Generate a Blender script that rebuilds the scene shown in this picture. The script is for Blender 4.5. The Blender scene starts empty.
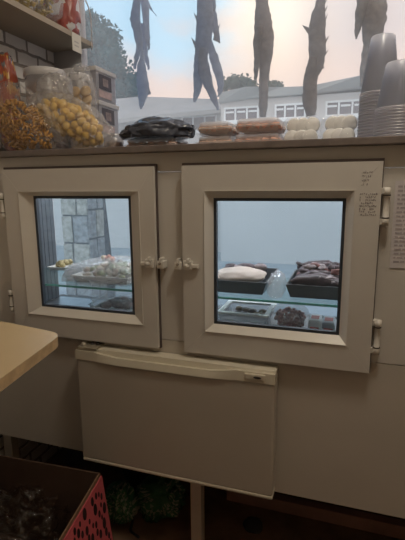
import bpy, bmesh, math, random
from mathutils import Vector, Matrix, noise

# ------------------------------------------------------------------ camera
F_PX = 440.0
YAW, PITCH, ROLL = -0.3227, -0.1913, -0.0083
CAM = Vector((0.9244, -1.0113, 1.0595))
fw = Vector((math.sin(YAW) * math.cos(PITCH), math.cos(YAW) * math.cos(PITCH), math.sin(PITCH)))
rt0 = fw.cross(Vector((0, 0, 1))).normalized()
up0 = rt0.cross(fw)
RT = rt0 * math.cos(ROLL) + up0 * math.sin(ROLL)
UP = up0 * math.cos(ROLL) - rt0 * math.sin(ROLL)
S = bpy.context.scene
COL = S.collection
cd = bpy.data.cameras.new('camera')
cam = bpy.data.objects.new('camera', cd)
COL.objects.link(cam)
cd.sensor_width = 36.0
cd.lens = F_PX * 36.0 / 540.0
cd.clip_start = 0.02
M3 = Matrix((RT, UP, -fw)).transposed()
cam.matrix_world = Matrix.Translation(CAM) @ M3.to_4x4()
S.camera = cam


def ray(u, v):
    return fw * F_PX + RT * (u - 202.5) - UP * (v - 270.0)


def at(u, v, y):
    d = ray(u, v)
    return CAM + d * ((y - CAM.y) / d.y)


def onz(u, v, z):
    d = ray(u, v)
    return CAM + d * ((z - CAM.z) / d.z)


# ------------------------------------------------------------------ view + world
S.view_settings.view_transform = 'Standard'
S.view_settings.look = 'None'
S.view_settings.gamma = 1.0
S.view_settings.use_curve_mapping = False
S.view_settings.exposure = 0.35
S.cycles.use_denoising = True
S.cycles.max_bounces = 10
S.cycles.transparent_max_bounces = 40
S.cycles.caustics_reflective = False
S.cycles.caustics_refractive = False

SUN_DIR = ray(268, 14).normalized()
w = bpy.data.worlds.new('sky')
S.world = w
w.use_nodes = True
nt = w.node_tree
nt.nodes.clear()
N = nt.nodes.new
L = nt.links.new
tc = N('ShaderNodeTexCoord')
sep = N('ShaderNodeSeparateXYZ')
L(tc.outputs['Generated'], sep.inputs[0])
nz = N('ShaderNodeTexNoise')
nz.inputs['Scale'].default_value = 7.0
nz.inputs['Detail'].default_value = 5.0
mpn = N('ShaderNodeMapping')
mpn.inputs['Scale'].default_value = (1, 1, 2.0)
L(tc.outputs['Generated'], mpn.inputs[0])
L(mpn.outputs[0], nz.inputs['Vector'])


def math_node(op, a, b=None, clamp=False):
    n = N('ShaderNodeMath')
    n.operation = op
    n.use_clamp = clamp
    for i, x in enumerate((a, b)):
        if x is None:
            continue
        if isinstance(x, (int, float)):
            n.inputs[i].default_value = x
        else:
            L(x, n.inputs[i])
    return n.outputs[0]


def map_range(v, a, b):
    n = N('ShaderNodeMapRange')
    n.interpolation_type = 'SMOOTHSTEP'
    L(v, n.inputs[0])
    n.inputs[1].default_value = a
    n.inputs[2].default_value = b
    return n.outputs[0]


def mixc(f, a, b):
    n = N('ShaderNodeMix')
    n.data_type = 'RGBA'
    L(f, n.inputs[0])
    for i, x in ((6, a), (7, b)):
        if isinstance(x, tuple):
            n.inputs[i].default_value = (*x, 1)
        else:
            L(x, n.inputs[i])
    return n.outputs[2]


nzs = math_node('MULTIPLY', math_node('SUBTRACT', nz.outputs[0], 0.5), 0.34)
wx = math_node('ADD', sep.outputs[0], nzs)
wz = math_node('ADD', sep.outputs[2], math_node('MULTIPLY', nzs, 0.5))
blue = mixc(map_range(sep.outputs[2], 0.22, 0.75), (0.46, 0.70, 0.88), (0.26, 0.48, 0.74))
cloud = mixc(map_range(wz, 0.18, 0.4), (0.72, 0.60, 0.57), (0.66, 0.60, 0.61))
sky = mixc(map_range(wx, -0.31, -0.20), blue, cloud)
sky = mixc(map_range(wz, 0.30, 0.19), sky, (0.78, 0.62, 0.56))
# unseen sky behind the kiosk, brightened to light the facing building
sky = mixc(map_range(sep.outputs[1], 0.25, -0.35), sky, (0.95, 0.99, 1.03))
dp = N('ShaderNodeVectorMath')
dp.operation = 'DOT_PRODUCT'
L(tc.outputs['Generated'], dp.inputs[0])
dp.inputs[1].default_value = SUN_DIR
dpc = math_node('MAXIMUM', dp.outputs['Value'], 0.0)
g1 = math_node('POWER', dpc, 260.0)
g2 = math_node('POWER', dpc, 40.0)


def addc(a, fac, colr):
    n = N('ShaderNodeMix')
    n.data_type = 'RGBA'
    n.blend_type = 'ADD'
    L(fac, n.inputs[0])
    L(a, n.inputs[6])
    n.inputs[7].default_value = (*colr, 1)
    return n.outputs[2]


sky = addc(sky, g1, (0.42, 0.34, 0.20))
sky = addc(sky, g2, (0.08, 0.065, 0.03))
bg = N('ShaderNodeBackground')
L(sky, bg.inputs[0])
bg.inputs[1].default_value = 1.15
wo = N('ShaderNodeOutputWorld')
L(bg.outputs[0], wo.inputs[0])

# ------------------------------------------------------------------ materials
MATS = {}


def mat(name, col, rough=0.6, var=0.0, scale=30.0, bump=0.0, metallic=0.0, spec=0.5, col2=None, coat=0.0):
    if name in MATS:
        return MATS[name]
    m = bpy.data.materials.new(name)
    m.use_nodes = True
    t = m.node_tree
    b = t.nodes['Principled BSDF']
    b.inputs['Base Color'].default_value = (*col, 1)
    b.inputs['Roughness'].default_value = rough
    b.inputs['Metallic'].default_value = metallic
    b.inputs['Specular IOR Level'].default_value = spec
    b.inputs['Coat Weight'].default_value = coat
    tcn = t.nodes.new('ShaderNodeTexCoord')
    n = t.nodes.new('ShaderNodeTexNoise')
    n.inputs['Scale'].default_value = scale
    n.inputs['Detail'].default_value = 5
    t.links.new(tcn.outputs['Object'], n.inputs['Vector'])
    r = t.nodes.new('ShaderNodeValToRGB')
    c2 = col2 or tuple(c * (1 - var) for c in col)
    r.color_ramp.elements[0].position = 0.35
    r.color_ramp.elements[1].position = 0.65
    r.color_ramp.elements[0].color = (*c2, 1)
    r.color_ramp.elements[1].color = (*col, 1)
    t.links.new(n.outputs[0], r.inputs[0])
    t.links.new(r.outputs[0], b.inputs['Base Color'])
    if bump:
        bp = t.nodes.new('ShaderNodeBump')
        bp.inputs['Strength'].default_value = bump
        bp.inputs['Distance'].default_value = 0.01
        t.links.new(n.outputs[0], bp.inputs['Height'])
        t.links.new(bp.outputs[0], b.inputs['Normal'])
    MATS[name] = m
    return m


def film(name, tint=(1, 1, 1), clear=0.75, gloss=0.12, haze=(0.9, 0.9, 0.9), rough=0.12, bump=0.0, scale=40, tf=0.5):
    """thin clear sheet: part see-through, part glossy, the rest a milky translucent haze"""
    if name in MATS:
        return MATS[name]
    m = bpy.data.materials.new(name)
    m.use_nodes = True
    t = m.node_tree
    t.nodes.clear()
    o = t.nodes.new('ShaderNodeOutputMaterial')
    tr = t.nodes.new('ShaderNodeBsdfTransparent')
    tr.inputs[0].default_value = (*tint, 1)
    gl = t.nodes.new('ShaderNodeBsdfGlossy')
    gl.inputs['Roughness'].default_value = rough
    df = t.nodes.new('ShaderNodeBsdfDiffuse')
    df.inputs[0].default_value = (*haze, 1)
    ts = t.nodes.new('ShaderNodeBsdfTranslucent')
    ts.inputs[0].default_value = (*haze, 1)
    h = t.nodes.new('ShaderNodeMixShader')
    h.inputs[0].default_value = tf
    t.links.new(df.outputs[0], h.inputs[1])
    t.links.new(ts.outputs[0], h.inputs[2])
    a = t.nodes.new('ShaderNodeMixShader')
    rest = 1 - clear
    a.inputs[0].default_value = min(1, gloss / rest) if rest > 0 else 0
    t.links.new(h.outputs[0], a.inputs[1])
    t.links.new(gl.outputs[0], a.inputs[2])
    b = t.nodes.new('ShaderNodeMixShader')
    b.inputs[0].default_value = rest
    t.links.new(tr.outputs[0], b.inputs[1])
    t.links.new(a.outputs[0], b.inputs[2])
    t.links.new(b.outputs[0], o.inputs[0])
    if bump:
        tcn = t.nodes.new('ShaderNodeTexCoord')
        n = t.nodes.new('ShaderNodeTexNoise')
        n.inputs['Scale'].default_value = scale
        n.inputs['Detail'].default_value = 4
        n.inputs['Distortion'].default_value = 1.5
        t.links.new(tcn.outputs['Object'], n.inputs['Vector'])
        bp = t.nodes.new('ShaderNodeBump')
        bp.inputs['Strength'].default_value = bump
        bp.inputs['Distance'].default_value = 0.02
        t.links.new(n.outputs[0], bp.inputs['Height'])
        t.links.new(bp.outputs[0], gl.inputs['Normal'])
    MATS[name] = m
    return m


def translucent(name, col, mixf=0.5, rough=0.6, var=0.25, scale=60):
    """solid stuff that lets some light through (dried fish, leaves, thin plastic)"""
    m = mat(name, col, rough, var, scale, 0.3)
    t = m.node_tree
    b = t.nodes['Principled BSDF']
    o = t.nodes['Material Output']
    ts = t.nodes.new('ShaderNodeBsdfTranslucent')
    ts.inputs[0].default_value = (*col, 1)
    mx = t.nodes.new('ShaderNodeMixShader')
    mx.inputs[0].default_value = mixf
    t.links.new(b.outputs[0], mx.inputs[1])
    t.links.new(ts.outputs[0], mx.inputs[2])
    t.links.new(mx.outputs[0], o.inputs[0])
    return m


# ------------------------------------------------------------------ mesh helpers
class MB:
    def __init__(self):
        self.bm = bmesh.new()

    def quad(self, pts, mi=0):
        f = self.bm.faces.new([self.bm.verts.new(p) for p in pts])
        f.material_index = mi
        return f

    def box(self, a, b, bev=0.0, mi=0, rot=None, piv=None):
        a, b = Vector(a), Vector(b)
        c, s = (a + b) / 2, b - a
        t = bmesh.new()
        bmesh.ops.create_cube(t, size=1)
        bmesh.ops.scale(t, vec=s, verts=t.verts)
        if bev:
            bmesh.ops.bevel(t, geom=t.edges[:], offset=bev, segments=2, affect='EDGES', profile=0.6)
        bmesh.ops.translate(t, vec=c, verts=t.verts)
        if rot is not None:
            bmesh.ops.rotate(t, cent=piv if piv is not None else c, matrix=rot, verts=t.verts)
        self.merge(t, mi)
        return self

    def merge(self, t, mi=0, smooth=False):
        vm = {v: self.bm.verts.new(v.co) for v in t.verts}
        for f in t.faces:
            try:
                g = self.bm.faces.new([vm[v] for v in f.verts])
                g.material_index = mi
                g.smooth = smooth or f.smooth
            except ValueError:
                pass
        t.free()

    def lathe(self, prof, c, seg=28, mi=0, axis='Z', close=False):
        c = Vector(c)
        rings = []
        for r, h in prof:
            ring = []
            for k in range(seg):
                a = 2 * math.pi * k / seg
                if axis == 'Z':
                    d = Vector((r * math.cos(a), r * math.sin(a), h))
                elif axis == 'Y':
                    d = Vector((r * math.cos(a), h, r * math.sin(a)))
                else:
                    d = Vector((h, r * math.cos(a), r * math.sin(a)))
                ring.append(self.bm.verts.new(c + d))
            rings.append(ring)
        for i in range(len(rings) - 1):
            for k in range(seg):
                f = self.bm.faces.new((rings[i][k], rings[i][(k + 1) % seg], rings[i + 1][(k + 1) % seg], rings[i + 1][k]))
                f.smooth = True
                f.material_index = mi
        if close:
            for ring in (rings[0], rings[-1]):
                f = self.bm.faces.new(ring)
                f.material_index = mi
        return self

    def tube(self, pts, r, seg=8, mi=0, flat=1.0, cap=True):
        """pts: world points; r: radius or list; flat squeezes the section along world Y"""
        pts = [Vector(p) for p in pts]
        n = len(pts)
        rs = r if isinstance(r, (list, tuple)) else [r] * n
        rings = []
        for i, p in enumerate(pts):
            d = (pts[min(i + 1, n - 1)] - pts[max(i - 1, 0)]).normalized()
            ref = Vector((0, 1, 0)) if abs(d.y) < 0.9 else Vector((1, 0, 0))
            s = d.cross(ref).normalized()
            q = s.cross(d).normalized()
            rings.append([self.bm.verts.new(p + s * rs[i] * math.cos(2 * math.pi * k / seg) + q * rs[i] * flat * math.sin(2 * math.pi * k / seg)) for k in range(seg)])
        for i in range(n - 1):
            for k in range(seg):
                f = self.bm.faces.new((rings[i][k], rings[i][(k + 1) % seg], rings[i + 1][(k + 1) % seg], rings[i + 1][k]))
                f.smooth = True
                f.material_index = mi
        if cap:
            for ring in (rings[0], rings[-1]):
                f = self.bm.faces.new(ring)
                f.material_index = mi
        return self

    def blob(self, c, r, sub=3, amp=0.15, freq=2.0, seed=0, mi=0, rot=None, sharp=False, flatbase=None):
        t = bmesh.new()
        bmesh.ops.create_icosphere(t, subdivisions=sub, radius=1)
        r = Vector(r) if not isinstance(r, (int, float)) else Vector((r, r, r))
        for v in t.verts:
            n = noise.noise(v.co * freq + Vector((seed * 7.3, seed * 3.1, seed * 1.7)))
            n2 = noise.noise(v.co * freq * 2.3 + Vector((seed * 2.3, 5, seed)))
            k = 1 + amp * (n + 0.5 * n2)
            if sharp:
                k = 1 + amp * (1 - 2 * abs(n)) * 0.7 + amp * (0.5 - abs(n2))
            v.co = Vector((v.co.x * r.x, v.co.y * r.y, v.co.z * r.z)) * k
        if rot is not None:
            bmesh.ops.rotate(t, cent=(0, 0, 0), matrix=rot, verts=t.verts)
        for v in t.verts:
            v.co += Vector(c)
            if flatbase is not None and v.co.z < flatbase:
                v.co.z = flatbase
        for f in t.faces:
            f.smooth = True
        self.merge(t, mi)
        return self

    def ring(self, o, i, y0, y1, y0i=None, gap=0.0):
        """rectangular mitred frame in the XZ plane; o, i = (x0, z0, x1, z1); front y0 (inner edge y0i), back y1"""
        y0i = y0 if y0i is None else y0i
        O = [(o[0], o[1]), (o[2], o[1]), (o[2], o[3]), (o[0], o[3])]
        I = [(i[0], i[1]), (i[2], i[1]), (i[2], i[3]), (i[0], i[3])]
        for k in range(4):
            a, b, c, d = O[k], O[(k + 1) % 4], I[(k + 1) % 4], I[k]
            tx, tz = (b[0] - a[0]), (b[1] - a[1])
            ln = math.hypot(tx, tz)
            tx, tz = tx / ln * gap, tz / ln * gap
            P = [Vector((a[0] + tx, y0, a[1] + tz)), Vector((b[0] - tx, y0, b[1] - tz)), Vector((c[0] - tx, y0i, c[1] - tz)), Vector((d[0] + tx, y0i, d[1] + tz))]
            Q = [Vector((p.x, y1, p.z)) for p in P]
            vs = [self.bm.verts.new(p) for p in P + Q]
            for idx in ((0, 1, 2, 3), (7, 6, 5, 4), (0, 4, 5, 1), (1, 5, 6, 2), (2, 6, 7, 3), (3, 7, 4, 0)):
                self.bm.faces.new([vs[j] for j in idx])
        return self

    def prism(self, poly, thick, axis=Vector((0, 1, 0)), mi=0):
        """extrude a planar polygon of 3-D points along axis"""
        a = [self.bm.verts.new(Vector(p)) for p in poly]
        b = [self.bm.verts.new(Vector(p) + axis * thick) for p in poly]
        n = len(poly)
        fs = [self.bm.faces.new(a), self.bm.faces.new(b[::-1])]
        for k in range(n):
            fs.append(self.bm.faces.new((a[k], b[k], b[(k + 1) % n], a[(k + 1) % n])))
        for f in fs:
            f.material_index = mi
        return self


def prop(o, label=None, cat=None, group=None, kind=None):
    if label:
        o['label'] = label
    if cat:
        o['category'] = cat
    if group:
        o['group'] = group
    if kind:
        o['kind'] = kind
    return o


def thing(name, loc, label, cat, group=None):
    o = bpy.data.objects.new(name, None)
    o.empty_display_size = 0.05
    COL.objects.link(o)
    o.location = loc
    return prop(o, label, cat, group)


def wloc(o):
    v = Vector((0, 0, 0))
    while o is not None:
        v += o.location
        o = o.parent
    return v


def obj(name, mb, mats, parent=None, label=None, cat=None, group=None, kind=None, normals=True, loc=None):
    """mesh given in world coordinates -> one object; its origin is the base of its own box"""
    bm = mb.bm
    if normals:
        bmesh.ops.recalc_face_normals(bm, faces=bm.faces[:])
    if loc is None:
        xs = [v.co.x for v in bm.verts]
        ys = [v.co.y for v in bm.verts]
        zs = [v.co.z for v in bm.verts]
        loc = Vector(((min(xs) + max(xs)) / 2, (min(ys) + max(ys)) / 2, min(zs)))
    loc = Vector(loc)
    bmesh.ops.translate(bm, vec=-loc, verts=bm.verts)
    me = bpy.data.meshes.new(name)
    bm.to_mesh(me)
    bm.free()
    for m in (mats if isinstance(mats, (list, tuple)) else [mats]):
        me.materials.append(m)
    o = bpy.data.objects.new(name, me)
    COL.objects.link(o)
    if parent is not None:
        o.parent = parent
        o.location = loc - wloc(parent)
    else:
        o.location = loc
    return prop(o, label, cat, group, kind)


def copy_tree(o, parent=None):
    c = o.copy()
    COL.objects.link(c)
    if parent is not None:
        c.parent = parent
    for ch in list(o.children):
        copy_tree(ch, c)
    return c


RZ = lambda a: Matrix.Rotation(a, 3, 'Z')
RX = lambda a: Matrix.Rotation(a, 3, 'X')
RY = lambda a: Matrix.Rotation(a, 3, 'Y')

# ------------------------------------------------------------------ colours
PVC = mat('white_pvc', (0.64, 0.61, 0.57), 0.38, 0.05, 6)
PVC2 = mat('white_pvc_bead', (0.70, 0.67, 0.62), 0.35, 0.05, 6)
PANEL = mat('painted_panel', (0.58, 0.535, 0.475), 0.5, 0.07, 4)
FRIDGE = mat('fridge_enamel', (0.52, 0.475, 0.41), 0.42, 0.04, 8)
FRIDGE_TRIM = mat('fridge_trim', (0.66, 0.61, 0.50), 0.35, 0.03, 8)
GASKET = mat('rubber_gasket', (0.035, 0.045, 0.06), 0.6)
GROOVE = mat('dark_gap', (0.05, 0.04, 0.035), 0.8)
STEEL = mat('dull_steel', (0.45, 0.47, 0.49), 0.35, 0.1, 20, 0, 0.8)
BRASS = mat('dull_screw', (0.30, 0.25, 0.2), 0.5)
PANE = film('door_glass', (0.97, 0.985, 1.0), 0.965, 0.025, (0.8, 0.85, 0.9), 0.03)
CASEGLASS = film('case_front_glass', (0.93, 0.98, 1.0), 0.91, 0.015, (0.86, 0.93, 1.0), 0.05, tf=0.9)
DUSTGLARE = film('dusty_glare_glass', (0.98, 0.98, 0.98), 0.80, 0.015, (0.97, 0.96, 0.95), 0.1, tf=0.95)  # dusty pane; veiling glare from the sun is also put into its haze
SHELFGLASS = film('green_shelf_glass', (0.90, 0.97, 0.96), 0.84, 0.06, (0.6, 0.72, 0.74), 0.08)
SHELFEDGE = mat('green_glass_edge', (0.10, 0.36, 0.31), 0.2, 0.2, 20)
CLEAR = film('clear_plastic', (1, 1, 1), 0.56, 0.10, (0.90, 0.89, 0.90), 0.28, tf=0.8)
CRINKLE = film('crinkled_clear_film', (1, 1, 1), 0.72, 0.13, (0.85, 0.85, 0.87), 0.16, 0.9, 30)
WRAP = film('stretch_wrap', (1, 1, 1), 0.66, 0.18, (0.95, 0.96, 0.98), 0.14, 1.0, 26, tf=0.5)
WHITEPL = translucent('white_plastic', (0.74, 0.73, 0.74), 0.35, 0.4, 0.04, 10)
CUP = film('frosted_cup', (0.92, 0.93, 0.95), 0.42, 0.04, (0.90, 0.91, 0.96), 0.3, tf=0.88)
CUPRIM = film('frosted_cup_rim', (0.9, 0.9, 0.93), 0.30, 0.05, (0.92, 0.91, 0.96), 0.25, tf=0.8)
WOODTOP = mat('birch_tabletop', (0.50, 0.36, 0.19), 0.45, 0.10, 3)
PLYEDGE = mat('ply_edge', (0.52, 0.35, 0.18), 0.6, 0.25, 40)
COUNTER = mat('grey_brown_worktop', (0.20, 0.165, 0.15), 0.45, 0.25, 30)
DARKWOOD = mat('dark_wood', (0.05, 0.035, 0.028), 0.7, 0.4, 12)
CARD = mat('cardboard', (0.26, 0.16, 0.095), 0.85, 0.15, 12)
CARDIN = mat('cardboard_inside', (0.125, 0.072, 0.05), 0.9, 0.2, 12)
BLACKFILM = mat('black_film', (0.075, 0.085, 0.115), 0.25, 0.2, 20, 0.5)
WHITEPAPER = mat('white_paper', (0.66, 0.62, 0.64), 0.8, 0.04, 20)
INK = mat('grey_ink', (0.30, 0.26, 0.27), 0.8)

exec_parts = []

# ================================================================== STRUCTURE
# outdoor ground
mb = MB()
mb.quad([(-40, 0.5, -0.0), (40, 0.5, -0.0), (40, 60, -0.0), (-40, 60, -0.0)])
obj('ground', mb, mat('wet_asphalt', (0.33, 0.39, 0.43), 0.6, 0.2, 3), kind='structure')

XL, XR, YB, YF, ZC = -0.15, 1.80, -1.9, 0.5, 2.35
mb = MB().box((XL, YB, -0.04), (XR, 0.386, 0.0))
m = mat('floor_boards', (0.20, 0.115, 0.07), 0.7, 0.4, 14)
obj('floor', mb, m, kind='structure')
mb = MB().box((XL - 0.1, YB - 0.1, ZC), (XR + 0.1, YF + 0.02, ZC + 0.05))
obj('ceiling', mb, mat('ceiling_paint', (0.70, 0.64, 0.55), 0.8), kind='structure')


def brick_mat():
    m = bpy.data.materials.new('white_painted_brick')
    m.use_nodes = True
    t = m.node_tree
    b = t.nodes['Principled BSDF']
    tcn = t.nodes.new('ShaderNodeTexCoord')
    sp = t.nodes.new('ShaderNodeSeparateXYZ')
    cb = t.nodes.new('ShaderNodeCombineXYZ')
    t.links.new(tcn.outputs['Object'], sp.inputs[0])
    t.links.new(sp.outputs[1], cb.inputs[0])
    t.links.new(sp.outputs[2], cb.inputs[1])
    nn = t.nodes.new('ShaderNodeTexNoise')
    nn.inputs['Scale'].default_value = 25
    t.links.new(tcn.outputs['Object'], nn.inputs['Vector'])
    mv = t.nodes.new('ShaderNodeVectorMath')
    mv.operation = 'MULTIPLY_ADD'
    t.links.new(nn.outputs[1], mv.inputs[0])
    mv.inputs[1].default_value = (0.012, 0.012, 0)
    t.links.new(cb.outputs[0], mv.inputs[2])
    br = t.nodes.new('ShaderNodeTexBrick')
    br.inputs['Scale'].default_value = 1.0
    br.inputs['Brick Width'].default_value = 0.105
    br.inputs['Row Height'].default_value = 0.047
    br.inputs['Mortar Size'].default_value = 0.006
    br.inputs['Mortar Smooth'].default_value = 0.4
    br.inputs['Color1'].default_value = (0.80, 0.77, 0.74, 1)
    br.inputs['Color2'].default_value = (0.66, 0.63, 0.61, 1)
    br.inputs['Mortar'].default_value = (0.28, 0.25, 0.23, 1)
    t.links.new(mv.outputs[0], br.inputs['Vector'])
    t.links.new(br.outputs[0], b.inputs['Base Color'])
    b.inputs['Roughness'].default_value = 0.8
    bp = t.nodes.new('ShaderNodeBump')
    bp.inputs['Strength'].default_value = 0.8
    bp.inputs['Distance'].default_value = 0.008
    iv = t.nodes.new('ShaderNodeMath')
    iv.operation = 'SUBTRACT'
    iv.inputs[0].default_value = 1.0
    t.links.new(br.outputs['Fac'], iv.inputs[1])
    t.links.new(iv.outputs[0], bp.inputs['Height'])
    t.links.new(bp.outputs[0], b.inputs['Normal'])
    return m


WARMWALL = mat('inner_wall', (0.50, 0.42, 0.33), 0.8, 0.1, 5)
mb = MB().box((XL - 0.1, YB, -0.04), (XL, 0.385, ZC))
mb.box((XL - 0.1, 0.385, 1.12), (XL, YF - 0.02, ZC))
obj('wall_left', mb, brick_mat(), kind='structure')
mb = MB().box((XR, YB, -0.04), (XR + 0.1, YF + 0.02, ZC))
obj('wall_right', mb, WARMWALL, kind='structure')
mb = MB().box((XL - 0.1, YB - 0.1, -0.04), (XR + 0.1, YB, ZC))
obj('wall_back', mb, WARMWALL, kind='structure')
mb = MB().box((XL, 0.387, -0.04), (XR, 0.43, 0.635))
obj('wall_front', mb, mat('front_cladding', (0.07, 0.07, 0.065), 0.8, 0.3, 8), kind='structure')

# the kiosk window above the worktop
mb = MB()
JA = at(84, 30, YF).x
mb.box((XL - 0.05, YF - 0.02, 1.157), (JA - 0.005, YF + 0.02, ZC))
mb.box((XR - 0.05, YF - 0.02, 1.157), (XR, YF + 0.02, ZC))
mb.box((JA - 0.005, YF - 0.02, 2.05), (XR - 0.05, YF + 0.02, ZC))
win = obj('window_1', mb, mat('window_frame_paint', (0.42, 0.42, 0.44), 0.5, 0.1, 8), kind='structure')
mb = MB().box((JA - 0.005, YF - 0.003, 1.157), (XR - 0.05, YF + 0.003, 2.05))
obj('window_pane', mb, DUSTGLARE, win)

# ================================================================== OUTSIDE
PLINTH = mat('pale_plinth_paint', (0.54, 0.545, 0.545), 0.85, 0.04, 1.5)
WALLW = mat('white_render', (0.60, 0.57, 0.545), 0.85, 0.05, 2)
ROOFM = mat('grey_roof_sheet', (0.34, 0.33, 0.32), 0.8, 0.15, 3)
FASC = mat('pale_fascia', (0.46, 0.46, 0.44), 0.8, 0.08, 3)
WFRAME = mat('white_window_frame', (0.82, 0.82, 0.82), 0.6)
DGLASS = mat('dark_window', (0.22, 0.18, 0.18), 0.25, 0.35, 3)


def building_window(parent, x0, x1, z0, z1, y, cols, transom=True):
    mb = MB()
    t = 0.022
    mb.ring((x0, z0, x1, z1), (x0 + t, z0 + t, x1 - t, z1 - t), y - 0.03, y + 0.01)
    for k in range(1, cols):
        x = x0 + (x1 - x0) * k / cols
        mb.box((x - t / 2, y - 0.028, z0 + t), (x + t / 2, y + 0.005, z1 - t))
    if transom:
        zt = z0 + (z1 - z0) * 0.66
        for k in range(cols):
            xa, xb = x0 + (x1 - x0) * k / cols + t, x0 + (x1 - x0) * (k + 1) / cols - t
            mb.box((xa, y - 0.026, zt - t / 2), (xb, y + 0.004, zt + t / 2))
    mb.box((x0 - 0.03, y - 0.06, z0 - 0.03), (x1 + 0.03, y, z0))
    f = obj('window', mb, WFRAME, parent)
    mb = MB().box((x0 + t, y - 0.012, z0 + t), (x1 - t, y + 0.004, z1 - t))
    obj('pane', mb, DGLASS, f)


YW = 4.9
xa = at(221, 110, YW).x
bld = thing('building', (2.0, YW, 0), 'long single-storey white building with white-framed windows straight across the yard', 'building')
mb = MB().box((xa, YW, 1.15), (6.0, YW + 3.0, 2.14))
obj('wall', mb, WALLW, bld)
mb = MB().box((xa, YW - 0.015, 0), (6.0, YW + 3.0, 1.15))
obj('plinth', mb, PLINTH, bld)
for (u0, u1, c) in ((224.5, 259, 3), (275, 306, 3), (325.5, 366, 3)):
    x0, x1 = at(u0, 110, YW).x, at(u1, 110, YW).x
    building_window(bld, x0, x1, 1.87, 2.055, YW, c)
building_window(bld, 1.42, 1.95, 1.87, 2.055, YW, 3)
# roof: the overhang grows towards the right, where it comes nearer
mb = MB()
zt = 2.275
P = [at(219, 93, YW - 0.15), at(246, 86.5, YW - 0.30), at(282, 87.0, YW - 0.12), at(309, 86.0, YW - 0.12), at(360, 75.5, YW - 0.35), at(405, 64.5, YW - 0.55)]
P.append(P[-1] + (P[-1] - P[-2]) * 6)
Q = [at(219, 103, YW - 0.05), at(246, 98, YW - 0.12), at(282, 95.5, YW - 0.08), at(309, 93.5, YW - 0.08), at(360, 86, YW - 0.14), at(405, 78, YW - 0.2)]
Q.append(Q[-1] + (Q[-1] - Q[-2]) * 6)
for i in range(len(P) - 1):
    mb.quad([Q[i], Q[i + 1], P[i + 1], P[i]], 1)
    ba, bb = Vector((P[i].x, YW + 3.2, P[i].z + 0.08)), Vector((P[i + 1].x, YW + 3.2, P[i + 1].z + 0.08))
    mb.quad([P[i], P[i + 1], bb, ba], 0)
    wa, wb = Vector((Q[i].x, YW + 0.02, Q[i].z)), Vector((Q[i + 1].x, YW + 0.02, Q[i + 1].z))
    mb.quad([wa, wb, Q[i + 1], Q[i]], 1)
ba = Vector((P[0].x, YW + 3.2, P[0].z + 0.08))
mb.quad([Q[0], P[0], ba, Vector((Q[0].x, YW + 3.2, Q[0].z))], 1)
obj('roof', mb, [ROOFM, FASC], bld)

YW2 = 5.7
bl2 = thing('building', (-4.0, YW2, 0), 'low white annex with a sloping grey roof joined to the left of the long building', 'building')
mb = MB().box((-9.0, YW2, 1.15), (xa - 0.01, YW2 + 2.0, 2.2))
obj('wall', mb, WALLW, bl2)
mb = MB().box((-9.0, YW2 - 0.015, 0), (xa - 0.01, YW2 + 2.0, 1.15))
obj('plinth', mb, PLINTH, bl2)
x0, x1 = at(182, 118, YW2).x, at(217, 118, YW2).x
building_window(bl2, x0, x1, 1.87, 2.10, YW2, 3, False)
mb = MB()
eL, eM, eR = at(60, 125, YW2 - 0.6), at(130, 117.5, YW2 - 0.5), at(221, 108.5, YW2 - 0.3)
rL, rM, rR = at(60, 104, YW2 + 1.2), at(140, 96.5, YW2 + 1.2), at(230, 99.5, YW2 + 1.2)
for a, b, c, d in ((eL, eM, rM, rL), (eM, eR, rR, rM)):
    mb.prism([a, b, c, d], 0.06, Vector((0, 0, -1)))
obj('roof', mb, ROOFM, bl2)

# stone-clad post
px0, px1 = at(62, 230, 1.9).x, at(89, 230, 1.9).x
PD = 0.22
sp = thing('stone_pillar', ((px0 + px1) / 2, 1.9 + PD / 2, 0), 'squat pillar clad in grey and tan stone slabs outside the left display window', 'pillar')
mb = MB().box((px0 + 0.008, 1.908, 0), (px1 - 0.008, 1.9 + PD - 0.008, 1.32))
obj('mortar_core', mb, mat('grey_mortar', (0.12, 0.14, 0.15), 0.9, 0.2, 20, 0.3), sp)
random.seed(5)
mb = MB()
stone_m = [mat('stone_grey', (0.40, 0.41, 0.38), 0.85, 0.4, 30, 0.5), mat('stone_tan', (0.54, 0.45, 0.29), 0.85, 0.3, 30, 0.5), mat('stone_blue', (0.28, 0.31, 0.33), 0.85, 0.4, 30, 0.5)]
for side in (0, 1):
    z = 0.0
    while z < 1.27:
        h = random.uniform(0.13, 0.24)
        h = min(h, 1.30 - z)
        cuts = [0, random.uniform(0.38, 0.62), 1]
        if side == 0:
            for k in range(2):
                a = px0 + (px1 - px0) * cuts[k]
                b = px0 + (px1 - px0) * cuts[k + 1]
                mb.box((a + 0.006, 1.895, z + 0.006), (b - 0.006, 1.912, z + h - 0.006), 0.006, random.choice((0, 0, 1, 2)), RY(random.uniform(-0.04, 0.04)))
        else:
            for k in range(2):
                a = 1.9 + PD * cuts[k]
                b = 1.9 + PD * cuts[k + 1]
                mb.box((px1 - 0.012, a + 0.006, z + 0.006), (px1 + 0.005, b - 0.006, z + h - 0.006), 0.006, random.choice((0, 2, 2)), RX(random.uniform(-0.04, 0.04)))  # side face gets more dark bluish stones, its shade put into the colour
        z += h
obj('stone_cladding', mb, stone_m, sp)
mb = MB().box((px0 - 0.02, 1.88, 1.32), (px1 + 0.02, 1.9 + PD + 0.02, 1.36), 0.006)
obj('cap_slab', mb, stone_m[0], sp)
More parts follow.
